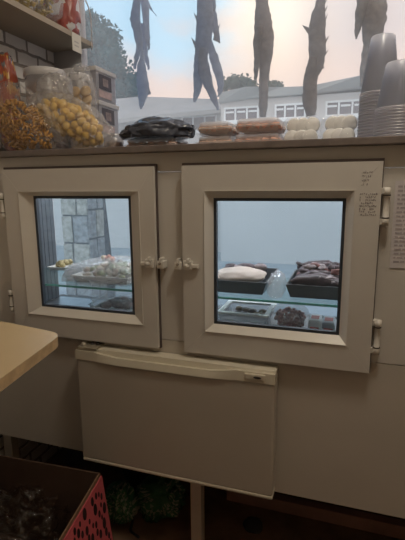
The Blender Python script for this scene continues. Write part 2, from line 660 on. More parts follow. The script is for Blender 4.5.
# dark plank leaning behind the pillar
a, b = at(97, 190, 2.5), at(105.5, 262, 2.5)
d = (a - b).normalized()
top = b + d * (1.5 - b.z) / d.z
bot = b - d * b.z / d.z
mb = MB().prism([bot + Vector((-0.05, 0, 0)), bot + Vector((0.055, 0, 0)), top + Vector((0.055, 0, 0)), top + Vector((-0.03, 0, 0))], 0.03)
obj('plank', mb, mat('dark_plank', (0.055, 0.07, 0.085), 0.7, 0.3, 10), label='dark narrow plank standing beside the stone-clad pillar', cat='plank')


def tree(c, crown, n, seed, label, leafsize, col, trunk=True, group=None):
    random.seed(seed)
    root = thing('tree', (c.x, c.y, 0), label, 'tree', group)
    mb = MB()
    for (dx, dy, dz, r) in crown:
        for k in range(int(n * r * r)):
            v = Vector((random.gauss(0, 1), random.gauss(0, 1), random.gauss(0, 1))).normalized() * r * random.uniform(0.55, 1.08)
            p = c + Vector((dx, dy, dz)) + v
            s = leafsize * random.uniform(0.6, 1.4)
            a = Vector((random.gauss(0, 1), random.gauss(0, 1), random.gauss(0, 1))).normalized()
            b = a.orthogonal().normalized()
            mb.quad([p - a * s, p + b * s * 0.5, p + a * s, p - b * s * 0.5])
        mb.blob(c + Vector((dx, dy, dz)), r * 0.72, 2, 0.3, 2.5, seed + dx)
    obj('crown', mb, col, root, normals=False)
    mb = MB().tube([(c.x, c.y, 0), (c.x + 0.05, c.y, c.z * 0.5), (c.x, c.y, c.z)], [0.2, 0.15, 0.08], 10)
    obj('trunk', mb, mat('bark', (0.08, 0.06, 0.045), 0.9, 0.3, 10), root)


LEAF = translucent('tree_leaves', (0.05, 0.15, 0.16), 0.35, 0.7, 0.5, 3)
LEAF2 = translucent('far_tree_leaves', (0.12, 0.15, 0.11), 0.3, 0.7, 0.4, 3)
YT = 9.5
c = at(93, 62, YT)
px = (at(94, 62, YT) - at(93, 62, YT)).length


def crown(lst, c):
    out = []
    for (u, v, r) in lst:
        q = at(u, v, YT) - c
        out.append((q.x, random.uniform(-0.5, 0.5), q.z, r * px))
    return out


random.seed(2)
tree(c, crown([(84, 30, 18), (97, 33, 14), (108, 46, 13), (117, 62, 14), (124, 80, 11), (104, 66, 20), (112, 90, 16), (85, 60, 22), (128, 92, 9), (95, 95, 20), (88, 18, 8), (95, 22, 6)], c), 2600, 3, 'tall dark leafy tree behind the stacked clear boxes at the left', 0.055, LEAF)
c = at(238, 90, YT)
tree(c, crown([(226, 86, 6), (233, 83, 7), (241, 81, 8), (249, 84, 6), (237, 92, 9)], c), 1500, 4, 'grey-green treetop showing above the roof between the second and third fish bundles', 0.05, LEAF2)
c = at(274, 90, YT)
tree(c, crown([(268, 86, 5), (274, 84.5, 5), (280, 87, 4)], c), 1500, 5, 'smaller treetop above the roof just right of the third fish bundle', 0.05, LEAF2)

# ================================================================== DISPLAY CASE + WORKTOP
ZT = 1.105
mb = MB().box((XL + 0.003, -0.004, 1.1385), (XR - 0.003, YF + 0.05, 1.1545), 0.002)
obj('worktop', mb, COUNTER, label='long thin grey-brown worktop above the white display case', cat='worktop')
WT = 1.1550   # height things stand at

case = thing('display_case', (0.8, 0.2, 0.0), 'white display case with two glazed doors under the worktop', 'display case')
FY = 0.02
mb = MB()
mb.box((XL + 0.01, FY, ZT - 0.012), (XR - 0.01, FY + 0.04, 1.138))
obj('top_rail', mb, PVC, case)
for (a, b) in ((XL + 0.01, 0.035), (0.43, 0.566), (0.952, XR - 0.01)):
    mb = MB().box((a, FY, ZT - 0.451), (b, FY + 0.04, ZT - 0.0135), 0.0008)
    obj('mullion', mb, PVC, case)
FX0, FX1, FZ0, FZ1 = 0.224, 0.776, 1.105 - 0.828, 1.105 - 0.487
mb = MB()
pz0 = at(0, 434, FY).z
mb.box((XL + 0.01, FY, pz0), (FX0 + 0.004, FY + 0.012, ZT - 0.4525))
mb.box((FX1 - 0.012, FY, pz0), (XR - 0.01, FY + 0.012, ZT - 0.4525))
mb.box((FX0 + 0.004, FY, FZ1 - 0.015), (FX1 - 0.012, FY + 0.012, ZT - 0.4525))
obj('lower_panel', mb, PANEL, case)
# inner carcass
CB = ZT - 0.465
mb = MB().box((XL + 0.03, FY + 0.013, CB - 0.015), (XR - 0.02, 0.385, CB))
obj('base_panel', mb, STEEL, case)
mb = MB()
for k in range(14):
    y = 0.062 + k * 0.0225
    mb.box((XL + 0.012, y, CB), (XL + 0.03, y + 0.021, 1.137), 0.003)
obj('side_panel', mb, mat('ribbed_dark_liner', (0.10, 0.12, 0.14), 0.5, 0.15, 12), case)
mb = MB().box((XR - 0.03, 0.062, CB), (XR - 0.012, 0.385, 1.137))
obj('side_panel', mb, PVC, case)
mb = MB().box((XL + 0.031, 0.375, CB + 0.001), (XR - 0.031, 0.381, 1.137))
obj('front_glass', mb, CASEGLASS, case)
SZ = ZT - 0.338
mb = MB().box((XL + 0.031, 0.082, SZ - 0.006), (XR - 0.031, 0.372, SZ))
sg = obj('glass_shelf', mb, SHELFGLASS, case)
mb = MB().box((XL + 0.031, 0.0795, SZ - 0.006), (XR - 0.031, 0.082, SZ))
obj('shelf_edge', mb, SHELFEDGE, sg)
for x in (XL + 0.03, 0.545, 1.2, XR - 0.06):
    mb = MB().box((x - 0.016, 0.045, 0.0), (x + 0.016, 0.075, CB - 0.016))
    obj('leg', mb, mat('leg_paint', (0.62, 0.56, 0.48), 0.6, 0.1, 10), case)


mb = MB().tube([(XL + 0.05, 0.335, 1.122), (XR - 0.05, 0.335, 1.122)], 0.010, 12)  # added light strip hidden behind the top rail, brightens the food
tube_m = bpy.data.materials.new('added_fill_glow')
tube_m.use_nodes = True
tube_m.node_tree.nodes['Principled BSDF'].inputs['Emission Color'].default_value = (0.92, 0.96, 1.0, 1)
tube_m.node_tree.nodes['Principled BSDF'].inputs['Emission Strength'].default_value = 30.0
obj('added_fill_tube', mb, tube_m, case, label='added cool white strip light, out of view')


def toggle(x, z, y, sx):
    """small white turn-latch screwed to the door, its catch on the mullion"""
    mb = MB()
    mb.box((x - 0.016, y - 0.012, z - 0.012), (x + 0.012, y, z + 0.016), 0.003)
    mb.box((x - 0.004, y - 0.018, z + 0.010), (x + 0.006, y - 0.004, z + 0.024), 0.003)
    mb.lathe([(0.001, -0.022), (0.007, -0.022), (0.008, -0.012)], (x - 0.004, y, z + 0.002), 14, 0, 'Y')
    mb.box((x - sx * 0.020 - 0.012, y - 0.012, z - 0.006), (x - sx * 0.020 + 0.012, y, z + 0.006), 0.003)
    for v in mb.bm.verts:
        v.co = Vector((x + (v.co.x - x) * 0.82, y + (v.co.y - y) * 0.9, z + (v.co.z - z) * 0.82))
    return mb


def make_door(x0, x1, z0, z1, bead, glass, hinge_left, tx, label):
    d = bpy.data.objects.new('door', None)
    COL.objects.link(d)
    d.parent = case
    d.location = Vector(((x0 + x1) / 2, 0.0, z0)) - case.location
    d['label'] = label
    lip = 0.004
    mb = MB().ring((x0, z0, x1, z1), bead, 0.0, 0.011, None, 0.00015)
    obj('leaf', mb, PVC, d)
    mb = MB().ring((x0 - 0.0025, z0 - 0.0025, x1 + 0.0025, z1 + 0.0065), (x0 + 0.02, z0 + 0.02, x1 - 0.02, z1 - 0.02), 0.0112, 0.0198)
    obj('gap_shade', mb, mat('gap_shade_brown', (0.10, 0.075, 0.07), 0.8), d)  # dark ring painting the shadow gap and shaded edge around the leaf
    mb = MB().ring(bead, glass, -0.003, 0.024, 0.014, 0.0)
    obj('bead', mb, PVC2, d)
    g = 0.007
    mb = MB().ring(glass, (glass[0] + g, glass[1] + g, glass[2] - g, glass[3] - g), 0.0145, 0.026)
    obj('gasket', mb, GASKET, d)
    mb = MB().box((glass[0] + 0.002, 0.020, glass[1] + 0.002), (glass[2] - 0.002, 0.024, glass[3] - 0.002))
    obj('glass_pane', mb, PANE, d)
    # latch
    zl = ZT - 0.243
    mb = toggle(tx, zl, 0.0, 1 if hinge_left else -1)
    la = obj('latch', mb, PVC2, d)
    return d


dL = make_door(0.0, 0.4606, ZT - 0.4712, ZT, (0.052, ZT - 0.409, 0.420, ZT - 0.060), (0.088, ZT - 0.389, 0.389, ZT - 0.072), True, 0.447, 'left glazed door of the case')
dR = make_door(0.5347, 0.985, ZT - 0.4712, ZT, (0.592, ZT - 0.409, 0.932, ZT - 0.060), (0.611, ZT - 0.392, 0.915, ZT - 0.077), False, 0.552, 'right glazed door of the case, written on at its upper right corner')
# catches on the mullion
for x, sx in ((0.4755, 1), (0.5225, -1)):
    mb = MB()
    z = ZT - 0.244
    mb.box((x - 0.010, FY - 0.026, z - 0.010), (x + 0.010, FY, z + 0.010), 0.003)
    mb.box((x - 0.003, FY - 0.028, z + 0.006), (x + 0.004, FY - 0.004, z + 0.018), 0.002)
    ct = obj('latch_catch', mb, PVC2, case)
    mb = MB().lathe([(0.0005, -0.031), (0.003, -0.031), (0.0035, -0.026)], (x, FY, z + 0.004), 10, 0, 'Y')
    obj('screw', mb, BRASS, ct)


def hinge(x, z0, z1, parent):
    mb = MB()
    y = 0.006
    mb.lathe([(0.001, z0), (0.0075, z0), (0.0075, z0 + 0.014), (0.0065, z0 + 0.015), (0.0065, z1 - 0.015), (0.0075, z1 - 0.014), (0.0075, z1), (0.001, z1)], (x, y, 0), 16)
    mb.box((x - 0.011, y - 0.002, z0 + 0.001), (x, FY, z0 + 0.014), 0.001)
    mb.box((x - 0.011, y - 0.002, z1 - 0.014), (x, FY, z1 - 0.001), 0.001)
    h = obj('hinge', mb, PVC2, parent)
    for zz in (z0 + 0.0148, z1 - 0.0175):
        mb = MB().lathe([(0.001, zz), (0.0079, zz), (0.0079, zz + 0.0025), (0.001, zz + 0.0025)], (x, y, 0), 14)
        obj('hinge_ring', mb, GROOVE, h)


hinge(0.9965, ZT - 0.134, ZT - 0.054, case)
hinge(0.9965, ZT - 0.425, ZT - 0.345, case)
hinge(-0.0115, ZT - 0.410, ZT - 0.345, case)
hinge(-0.0115, ZT - 0.135, ZT - 0.065, case)

# handwriting on the right door: short illegible strokes
random.seed(11)
mb = MB()


def scribble(x0, x1, z, n, h):
    step = (x1 - x0) / n
    for k in range(n):
        x = x0 + step * k
        if random.random() < 0.16:
            continue
        for j in range(2):
            xa_, xb_ = x + random.uniform(0, step * 0.3), x + random.uniform(step * 0.4, step * 0.85)
            za, zb = z + random.uniform(-h, h), z + random.uniform(-h, h)
            mb.tube([(xa_, -0.0003, za), (xb_, -0.0003, zb)], 0.00055, 4)


for k in range(4):
    scribble(0.946 - k * 0.0005, 0.966 - k * 0.003, ZT - 0.022 - k * 0.0085, 5, 0.0025)
for k in range(8):
    scribble(0.942, 0.979 - random.uniform(0, 0.006), ZT - 0.068 - k * 0.0062, 9, 0.0022)
obj('inscription', mb, INK, dR, label='faint dark handwriting on the door frame')

# price sheet on the right
random.seed(12)
sh = thing('paper_sheet', (1.05, FY, ZT - 0.22), 'white printed paper sheet stuck to the case right of the hinges', 'paper')
tl, bl = at(395.5, 181, FY - 0.001), at(389.5, 268, FY - 0.001)
mb = MB()
mb.prism([bl, bl + Vector((0.115, 0, 0.004)), tl + Vector((0.115, 0, 0.004)), tl], 0.0006, Vector((0, -1, 0)))
obj('sheet', mb, WHITEPAPER, sh)
mb = MB()
for k in range(19):
    f = 0.06 + 0.86 * k / 18
    p = tl.lerp(bl, f)
    x = p.x + 0.006
    while x < p.x + 0.10:
        wd = random.uniform(0.004, 0.014)
        mb.box((x, FY - 0.0022, p.z - 0.002), (x + wd, FY - 0.0017, p.z + 0.002))
        x += wd + 0.003
obj('printed_lines', mb, mat('pale_print', (0.42, 0.38, 0.41), 0.8), sh)

# ------------------------------------------------------------------ small fridge under the case
fr = thing('mini_fridge', ((FX0 + FX1) / 2, 0.15, FZ0), 'small white fridge with a moulded top handle under the display case', 'fridge')
mb = MB().box((FX0 + 0.008, FY + 0.014, FZ0 + 0.004), (FX1 - 0.016, 0.36, FZ1 - 0.016), 0.004)
obj('body', mb, FRIDGE, fr)
DY0, DY1 = -0.030, 0.017
mb = MB().box((FX0, DY0, FZ0 + 0.008), (FX1, DY1, FZ1 - 0.030), 0.006)
fd = obj('door', mb, FRIDGE, fr)
# moulded handle strip on the top edge: a bar with a long scooped lip
mb = MB()
xs = [FX0 + (FX1 - FX0) * k / 40 for k in range(41)]
ztop, zb = FZ1, FZ1 - 0.029
ft, fb, bt, bb2 = [], [], [], []
for i, x in enumerate(xs):
    s = i / 40
    scoop = 0.0
    if 0.10 < s < 0.82:
        q = (s - 0.10) / 0.72
        scoop = min(1.0, min(q, 1 - q) * 6) ** 0.7
    ft.append(mb.bm.verts.new((x, DY0 - 0.001, ztop - 0.003 - 0.010 * scoop)))
    fb.append(mb.bm.verts.new((x, DY0 - 0.002 - 0.004 * scoop, zb - 0.002 * scoop)))
    bt.append(mb.bm.verts.new((x, DY0 + 0.013, ztop)))
    bb2.append(mb.bm.verts.new((x, DY1, zb)))
tb = [mb.bm.verts.new((x, DY1, ztop)) for x in xs]
lip_lo = [mb.bm.verts.new((v.co.x, v.co.y + 0.012, v.co.z - 0.002)) for v in ft]
for i in range(40):
    mb.bm.faces.new((fb[i], fb[i + 1], ft[i + 1], ft[i]))
    mb.bm.faces.new((ft[i], ft[i + 1], lip_lo[i + 1], lip_lo[i]))
    mb.bm.faces.new((lip_lo[i], lip_lo[i + 1], bt[i + 1], bt[i]))
    mb.bm.faces.new((bt[i], bt[i + 1], tb[i + 1], tb[i]))
    mb.bm.faces.new((fb[i + 1], fb[i], bb2[i], bb2[i + 1]))
    mb.bm.faces.new((tb[i], tb[i + 1], bb2[i + 1], bb2[i]))
for i in (0, 40):
    mb.bm.faces.new((fb[i], ft[i], lip_lo[i], bt[i], tb[i], bb2[i]))
hd = obj('handle', mb, FRIDGE_TRIM, fd)
mb = MB().box((FX0 + 0.001, DY0 - 0.0015, FZ0), (FX1 + 0.001, DY1, FZ0 + 0.010), 0.0048)
obj('bottom_trim', mb, FRIDGE_TRIM, fd)
bx, bz = FX1 - 0.048, FZ1 - 0.014
mb = MB().box((bx - 0.026, DY0 - 0.005, bz - 0.008), (bx + 0.026, DY0 + 0.002, bz + 0.008), 0.003)
bg_ = obj('badge', mb, FRIDGE_TRIM, fd)
mb = MB().lathe([(0.0003, -0.0062), (0.006, -0.0062), (0.0065, -0.005)], (0, DY0, 0), 16, 0, 'Y')
for v in mb.bm.verts:
    v.co = Vector((bx + 0.006 + v.co.x * 1.5, v.co.y, bz + v.co.z * 0.45))
obj('emblem', mb, GROOVE, bg_, label='tiny dark oval emblem')
# top hinge of the fridge door
mb = MB()
hx, hz = FX0 + 0.008, FZ1 + 0.001
mb.box((hx - 0.004, DY0 + 0.004, hz), (hx + 0.055, FY, hz + 0.004), 0.001)
mb.lathe([(0.001, 0.012), (0.006, 0.012), (0.006, 0.003)], (hx + 0.008, -0.012, hz), 12)
hh = obj('hinge', mb, mat('hinge_plate', (0.5, 0.45, 0.36), 0.4, 0.1, 10, 0, 0.6), fr)
for k in range(2):
    mb = MB().lathe([(0.0005, 0.009), (0.0055, 0.009), (0.006, 0.004)], (hx + 0.026 + 0.018 * k, 0.004, hz), 10)
    obj('screw', mb, GROOVE, hh)

# ------------------------------------------------------------------ table at the left
TZ = ZT - 0.38
c0 = onz(62.5, 333.5, TZ)
p_l = onz(0, 321, TZ)
pn = onz(0, 379, TZ)
pts = []
near = c0 + (pn - c0) * 2.6
R = 0.04
d1 = (p_l - c0).normalized()
d2 = (pn - c0).normalized()
A, B = c0 + d1 * R, c0 + d2 * R
arc = []
for k in range(9):
    t = k / 8
    arc.append((1 - t) ** 2 * A + 2 * t * (1 - t) * c0 + t * t * B)
poly = [Vector((XL + 0.01, p_l.y + (p_l.y - c0.y) / (p_l.x - c0.x) * (XL + 0.01 - p_l.x), TZ))] + arc + [near, Vector((XL + 0.01, near.y, TZ))]
tb_ = thing('table', (0.0, -0.45, 0), 'light birch table with a rounded corner in front of the left case door', 'table')
mb = MB().prism([p + Vector((0, 0, -0.0015)) for p in poly], 0.022, Vector((0, 0, -1)))
obj('table_edge', mb, PLYEDGE, tb_)
mb = MB().prism(poly, 0.0014, Vector((0, 0, -1)))
obj('tabletop', mb, WOODTOP, tb_)
mb = MB().box((XL + 0.012, near.y + 0.03, TZ - 0.060), (XL + 0.034, -0.16, TZ - 0.0245))
obj('wall_batten', mb, PLYEDGE, tb_)
for (x, y) in ((XL + 0.05, near.y + 0.04), (0.18, near.y + 0.04)):
    mb = MB().box((x - 0.02, y - 0.02, 0), (x + 0.02, y + 0.02, TZ - 0.024))
    obj('leg', mb, PLYEDGE, tb_)

# ================================================================== LEFT SHELF
SHZ = 1.560
se = 0.022
mb = MB().box((XL + 0.001, -0.35, SHZ - 0.016), (se, 0.475, SHZ))
obj('wall_shelf', mb, mat('shelf_board', (0.36, 0.30, 0.23), 0.6, 0.12, 6), label='pale board shelf fixed to the white brick wall at the upper left', cat='shelf')


def bag(c, r, seed, amp=0.25, freq=2.2, rot=None, sub=4, floor=None, crimps=(), power=0.8):
    """filled plastic bag: a wrinkled cushion"""
    t = bmesh.new()
    bmesh.ops.create_icosphere(t, subdivisions=sub, radius=1)
    r = Vector(r)
    for v in t.verts:
        q = v.co.copy()
        n = 1 - 2 * abs(noise.noise(q * freq + Vector((seed * 3.7, seed, -seed))))
        n2 = 1 - 2 * abs(noise.noise(q * freq * 2.4 + Vector((seed, seed * 2.1, 4))))
        k = 1 + amp * (0.16 * n + 0.10 * n2)
        e = [math.copysign(abs(a) ** power, a) for a in q]
        v.co = Vector((e[0] * r.x, e[1] * r.y, e[2] * r.z)) * k
    if rot is not None:
        bmesh.ops.rotate(t, cent=(0, 0, 0), matrix=rot, verts=t.verts)
    for v in t.verts:
        v.co += Vector(c)
        if floor is not None and v.co.z < floor:
            v.co.z = floor
    for f in t.faces:
        f.smooth = True
    return t


def mbt(t):
    m_ = MB()
    m_.merge(t)
    for f in m_.bm.faces:
        f.smooth = True
    return m_


# things on the shelf
random.seed(3)
cx = 0.5 * (XL + se)
# yellow bag of noodles hanging over the shelf edge
yb = thing('snack_bag', (cx, 0.2, SHZ), 'clear bag of yellow snacks lying on the wall shelf edge', 'bag')
obj('film', mbt(bag((cx + 0.02, 0.215, SHZ + 0.062), (0.078, 0.105, 0.058), 2, 0.8, 2.5, None, 4, SHZ + 0.001)), CRINKLE, yb)
YEL = mat('yellow_snack', (0.62, 0.45, 0.10), 0.6, 0.35, 60, 0.4)
mb = MB()
for k in range(160):
    v = Vector((random.gauss(0, 1), random.gauss(0, 1), random.gauss(0, 1))).normalized()
    p = Vector((cx + 0.02 + v.x * 0.062, 0.215 + v.y * 0.088, max(SHZ + 0.010, SHZ + 0.060 + v.z * 0.042)))
    a = Vector((random.gauss(0, 1), random.gauss(0, 1), random.gauss(0, 1))).normalized() * 0.012
    mb.tube([p - a, p + a], 0.0045, 5)
obj('filling', mb, YEL, yb, kind='stuff')
mb = MB().box((XL + 0.01, -0.12, SHZ + 0.0005), (0.0, 0.095, SHZ + 0.16), 0.002)
obj('carton', mb, CARD, label='brown cardboard carton on the wall shelf left of the yellow snack bag', cat='box')
# red packet
rp = thing('snack_packet', (-0.03, 0.41, SHZ), 'red and white foil packet at the end of the wall shelf', 'packet')
t = bag((-0.045, 0.395, SHZ + 0.075), (0.058, 0.042, 0.078), 6, 0.7, 2.4, None, 4, SHZ + 0.001)
mb = mbt(t)
for f in mb.bm.faces:
    f.material_index = 1 if noise.noise(f.calc_center_median() * 26) > 0.12 else 0
obj('film', mb, [mat('red_foil', (0.36, 0.10, 0.09), 0.3, 0.2, 20), mat('pale_foil', (0.62, 0.62, 0.64), 0.3, 0.1, 20)], rp)
# price tag on the shelf edge
pt = at(66.5, 24, 0.33)
ty = 0.345
mb = MB().box((se + 0.0005, ty, SHZ - 0.058), (se + 0.002, ty + 0.052, SHZ - 0.001))
tg = thing('price_tag', (se, ty, SHZ - 0.058), 'small white price card hanging from the wall shelf edge', 'price tag')
obj('card', mb, mat('tag_card', (0.60, 0.57, 0.50), 0.7), tg)
mb = MB()
for k in range(2):
    mb.box((se + 0.002, ty + 0.012, SHZ - 0.030 - k * 0.012), (se + 0.0024, ty + 0.036, SHZ - 0.0255 - k * 0.012))
obj('printed_lines', mb, mat('tag_ink', (0.42, 0.40, 0.38), 0.8), tg)
# white cord loop by the packet
p0 = Vector((0.015, 0.455, SHZ + 0.14))
pts = []
for k in range(16):
    a = k / 15 * math.pi * 1.1
    pts.append((0.026 + 0.012 * math.sin(a), 0.42 + 0.045 * k / 15, SHZ + 0.13 - 0.15 * k / 15 + 0.02 * math.sin(a)))
mb = MB().tube(pts, 0.0022, 6)
obj('cord', mb, WHITEPL, label='thin white cord dangling beside the red and white packet', cat='cord')

# ================================================================== GOODS ON THE WORKTOP, LEFT
# stacked clear boxes
bxX, bxY0, bxY1 = 0.112, 0.335, 0.462
bw = 0.150
BOXC = film('clear_box_plastic', (0.95, 0.95, 0.97), 0.36, 0.12, (0.80, 0.79, 0.82), 0.15, tf=0.7)
box_levels = [(WT, 0.070), (WT + 0.0715, 0.112), (WT + 0.185, 0.105)]
labs = ['clear plastic box at the bottom of the stack, beside the window', 'clear plastic box in the middle of the stack, dark label on its end', 'clear plastic box on top of the stack by the window, dark label on its end']
for i, (z, h) in enumerate(box_levels):
    ox = [0.014, 0.006, 0.0][i]
    t = thing('plastic_box', (bxX - bw / 2 + ox, (bxY0 + bxY1) / 2, z), labs[i], 'box', 'clear boxes stacked beside the window')
    x0, x1 = bxX - bw + ox, bxX + ox
    th = 0.003
    mb = MB()
    mb.box((x0, bxY0, z), (x1, bxY1, z + th))
    for (a, b) in (((x0, bxY0), (x1, bxY0 + th)), ((x0, bxY1 - th), (x1, bxY1)), ((x0, bxY0 + th), (x0 + th, bxY1 - th)), ((x1 - th, bxY0 + th), (x1, bxY1 - th))):
        mb.box((a[0], a[1], z + th), (b[0], b[1], z + h - 0.016))
    obj('body', mb, BOXC, t)
    mb = MB().box((x0 - 0.004, bxY0 - 0.004, z + h - 0.0155), (x1 + 0.004, bxY1 + 0.004, z + h - 0.001), 0.003)
    obj('lid', mb, WHITEPL, t)
    mb = MB().box((x0 + 0.010, bxY0 + 0.010, z + 0.004), (x1 - 0.010, bxY1 - 0.010, z + h * 0.55), 0.008)
    obj('filling', mb, mat('pale_filling', (0.46, 0.38, 0.36), 0.7, 0.3, 40), t, kind='stuff')
    if i > 0:
        mb = MB().box((x1, bxY0 + 0.018, z + h * 0.36), (x1 + 0.001, bxY1 - 0.030, z + h * 0.80))
        lb = obj('label_card', mb, mat('dark_label', (0.07, 0.06, 0.075), 0.5, 0.3, 60), t)
        mb = MB().box((x1 + 0.001, bxY0 + 0.040, z + h * 0.46), (x1 + 0.0015, bxY1 - 0.052, z + h * 0.70))
        obj('picture', mb, mat('label_picture', (0.30, 0.24, 0.24), 0.6, 0.4, 80), lb)
        mb = MB().box((x1, bxY0 + 0.014, z + h * 0.10), (x1 + 0.0008, bxY1 - 0.030, z + h * 0.32))
        obj('price_strip', mb, mat('pink_strip', (0.50, 0.38, 0.38), 0.7, 0.2, 60), t)
    else:
        for k in range(2):
            mb = MB().box((x1, bxY0 + 0.008 + 0.06 * k, z + 0.012), (x1 + 0.001, bxY0 + 0.055 + 0.06 * k, z + 0.046))
            obj('price_strip', mb, mat('pink_strip', (0.50, 0.38, 0.38), 0.7, 0.2, 60), t)


def jar(c, r, h, label):
    t = thing('plastic_tub', c, label, 'tub')
    mb = MB().lathe([(0.001, 0.0), (r * 0.92, 0.0), (r * 0.96, 0.01), (r * 0.98, h - 0.03), (r * 0.9, h - 0.02)], c, 32)
    obj('body', mb, CLEAR, t)
    mb = MB().lathe([(r * 0.99, h - 0.024), (r * 1.03, h - 0.022), (r * 1.03, h - 0.004), (r * 0.98, h), (r * 0.86, h), (r * 0.84, h - 0.003), (0.001, h - 0.003)], c, 32)
    obj('lid', mb, WHITEPL, t)
    mb = MB().lathe([(0.001, 0.004), (r * 0.88, 0.004), (r * 0.92, 0.02), (r * 0.92, h * 0.8), (r * 0.7, h * 0.84), (0.001, h * 0.85)], c, 24)
    obj('filling', mb, mat('brown_filling', (0.30, 0.20, 0.16), 0.7, 0.4, 60), t, kind='stuff')


cj = at(46.5, 70, 0.235)
jar((cj.x - 0.008, 0.235, WT), 0.062, at(47, 66, 0.19).z - WT, 'large clear tub with a white lid beside the brick wall')
cj = at(78, 80, 0.29)
jar((cj.x, 0.288, WT), 0.036, at(78, 73, 0.27).z - WT, 'smaller clear tub with a white lid in front of the stacked boxes')

# corn puff bag
ca, cb_ = at(42, 109, 0.13), at(100, 139, 0.13)
ax = (cb_ - ca)
cc = (ca + cb_) / 2 + Vector((0, 0, 0.004))
ang = math.atan2(ax.z, ax.x)
rotb = RY(-ang)
rl, rd, rh = 0.130, 0.052, 0.060
cbag = thing('snack_bag', (cc.x, cc.y, WT), 'large clear bag of yellow corn puffs lying across the left end of the worktop', 'bag')
obj('film', mbt(bag(cc, (rl, rd, rh), 4, 0.7, 2.2, rotb, 5, WT + 0.0005, power=0.9)), CRINKLE, cbag)
# sticker on the bag
sp_ = at(72, 109, 0.082)
PUFFC = mat('corn_puff', (0.80, 0.52, 0.12), 0.75, 0.2, 60, 0.2)
puff_meshes = []
for k in range(3):
    mb = MB().blob((0, 0, 0), (0.0150, 0.0115, 0.0115), 2, 0.12, 1.6, k)
    o = obj('corn_puff', mb, PUFFC, loc=(0, 0, 0))
    puff_meshes.append(o.data)
    bpy.data.objects.remove(o)
random.seed(21)
placed = []
tries = 0
while len(placed) < 130 and tries < 30000:
    tries += 1
    v = Vector((random.gauss(0, 1), random.gauss(0, 1), random.gauss(0, 1))).normalized()
    if v.y > 0.45 or v.z < -0.7:
        continue
    q = rotb @ Vector((v.x * (rl - 0.022), v.y * (rd - 0.019), v.z * (rh - 0.019)))
    p = cc + q
    if p.z < WT + 0.012:
        continue
    if any((p - a).length < 0.0185 for a in placed):
        continue
    placed.append(p)
for i, p in enumerate(placed):
    o = bpy.data.objects.new('corn_puff', puff_meshes[i % 3])
    COL.objects.link(o)
    o.location = p
    o.rotation_euler = (random.uniform(0, 6), random.uniform(0, 6), random.uniform(0, 6))
    prop(o, 'yellow corn puff inside the large clear bag on the worktop', 'corn puff', 'corn puffs in the large clear bag')

# spiral bag at the far left
sc = at(24, 128, 0.070)
srx, sry, srz = 0.108, 0.048, 0.070
rots = RY(0.72)
sbag = thing('snack_bag', (sc.x, sc.y, WT), 'clear bag of orange spiral snacks at the far left of the worktop', 'bag')
obj('film', mbt(bag(sc + Vector((-0.006, 0, 0.008)), (srx + 0.006, sry, srz + 0.012), 9, 0.9, 2.2, rots, 5, WT + 0.0005, power=0.9)), film('clearer_crinkled_film', (1, 1, 1), 0.84, 0.10, (0.85, 0.85, 0.87), 0.14, 1.0, 30), sbag)
SPIR = mat('orange_spiral', (0.62, 0.31, 0.05), 0.6, 0.3, 60)
mb = MB()
pts = []
for k in range(26):
    a = k * 0.75
    pts.append((-0.016 + 0.032 * k / 25, 0.0062 * math.cos(a), 0.0062 * math.sin(a)))
mb.tube(pts, 0.0032, 5)
o = obj('spiral_snack', mb, SPIR, loc=(0, 0, 0))
spm = o.data
bpy.data.objects.remove(o)
placed = []
tries = 0
random.seed(22)
while len(placed) < 140 and tries < 30000:
    tries += 1
    v = Vector((random.gauss(0, 1), random.gauss(0, 1), random.gauss(0, 1))).normalized()
    if v.y > 0.4 or v.x < -0.85:
        continue
    q = rots @ Vector((v.x * (srx - 0.020), v.y * (sry - 0.018), v.z * (srz - 0.014)))
    p = sc + q
    if p.z < WT + 0.013 or p.x < XL + 0.03:
        continue
    if any((p - a).length < 0.0185 for a in placed):
        continue
    placed.append(p)
for i, p in enumerate(placed):
    o = bpy.data.objects.new('spiral_snack', spm)
    COL.objects.link(o)
    o.location = p
    o.rotation_euler = (random.uniform(-0.5, 0.5), random.uniform(-0.9, 0.9), random.uniform(0, 6))
    prop(o, 'orange spiral snack inside the clear bag at the far left', 'snack', 'spiral snacks in the far left bag')

# red chip packet standing by the wall
c = at(1, 80, 0.21)
mb = mbt(bag((XL + 0.0345, 0.185, WT + 0.150), (0.031, 0.030, 0.150), 12, 0.5, 2.0, None, 4, WT + 0.0005))
for f in mb.bm.faces:
    z = f.calc_center_median()
    f.material_index = 1 if noise.noise(Vector((z.x * 30, z.y * 30, z.z * 22))) > 0.25 else (2 if noise.noise(z * 45) > 0.22 else 0)
obj('chip_packet', mb, [mat('red_chip_foil', (0.38, 0.09, 0.05), 0.3, 0.3, 20), mat('orange_chip_foil', (0.55, 0.30, 0.08), 0.3, 0.2, 20), mat('silver_foil', (0.5, 0.5, 0.52), 0.2, 0.1, 20, 0, 0.7)],
    label='red and orange foil chip packet standing at the left edge beside the brick wall', cat='packet')

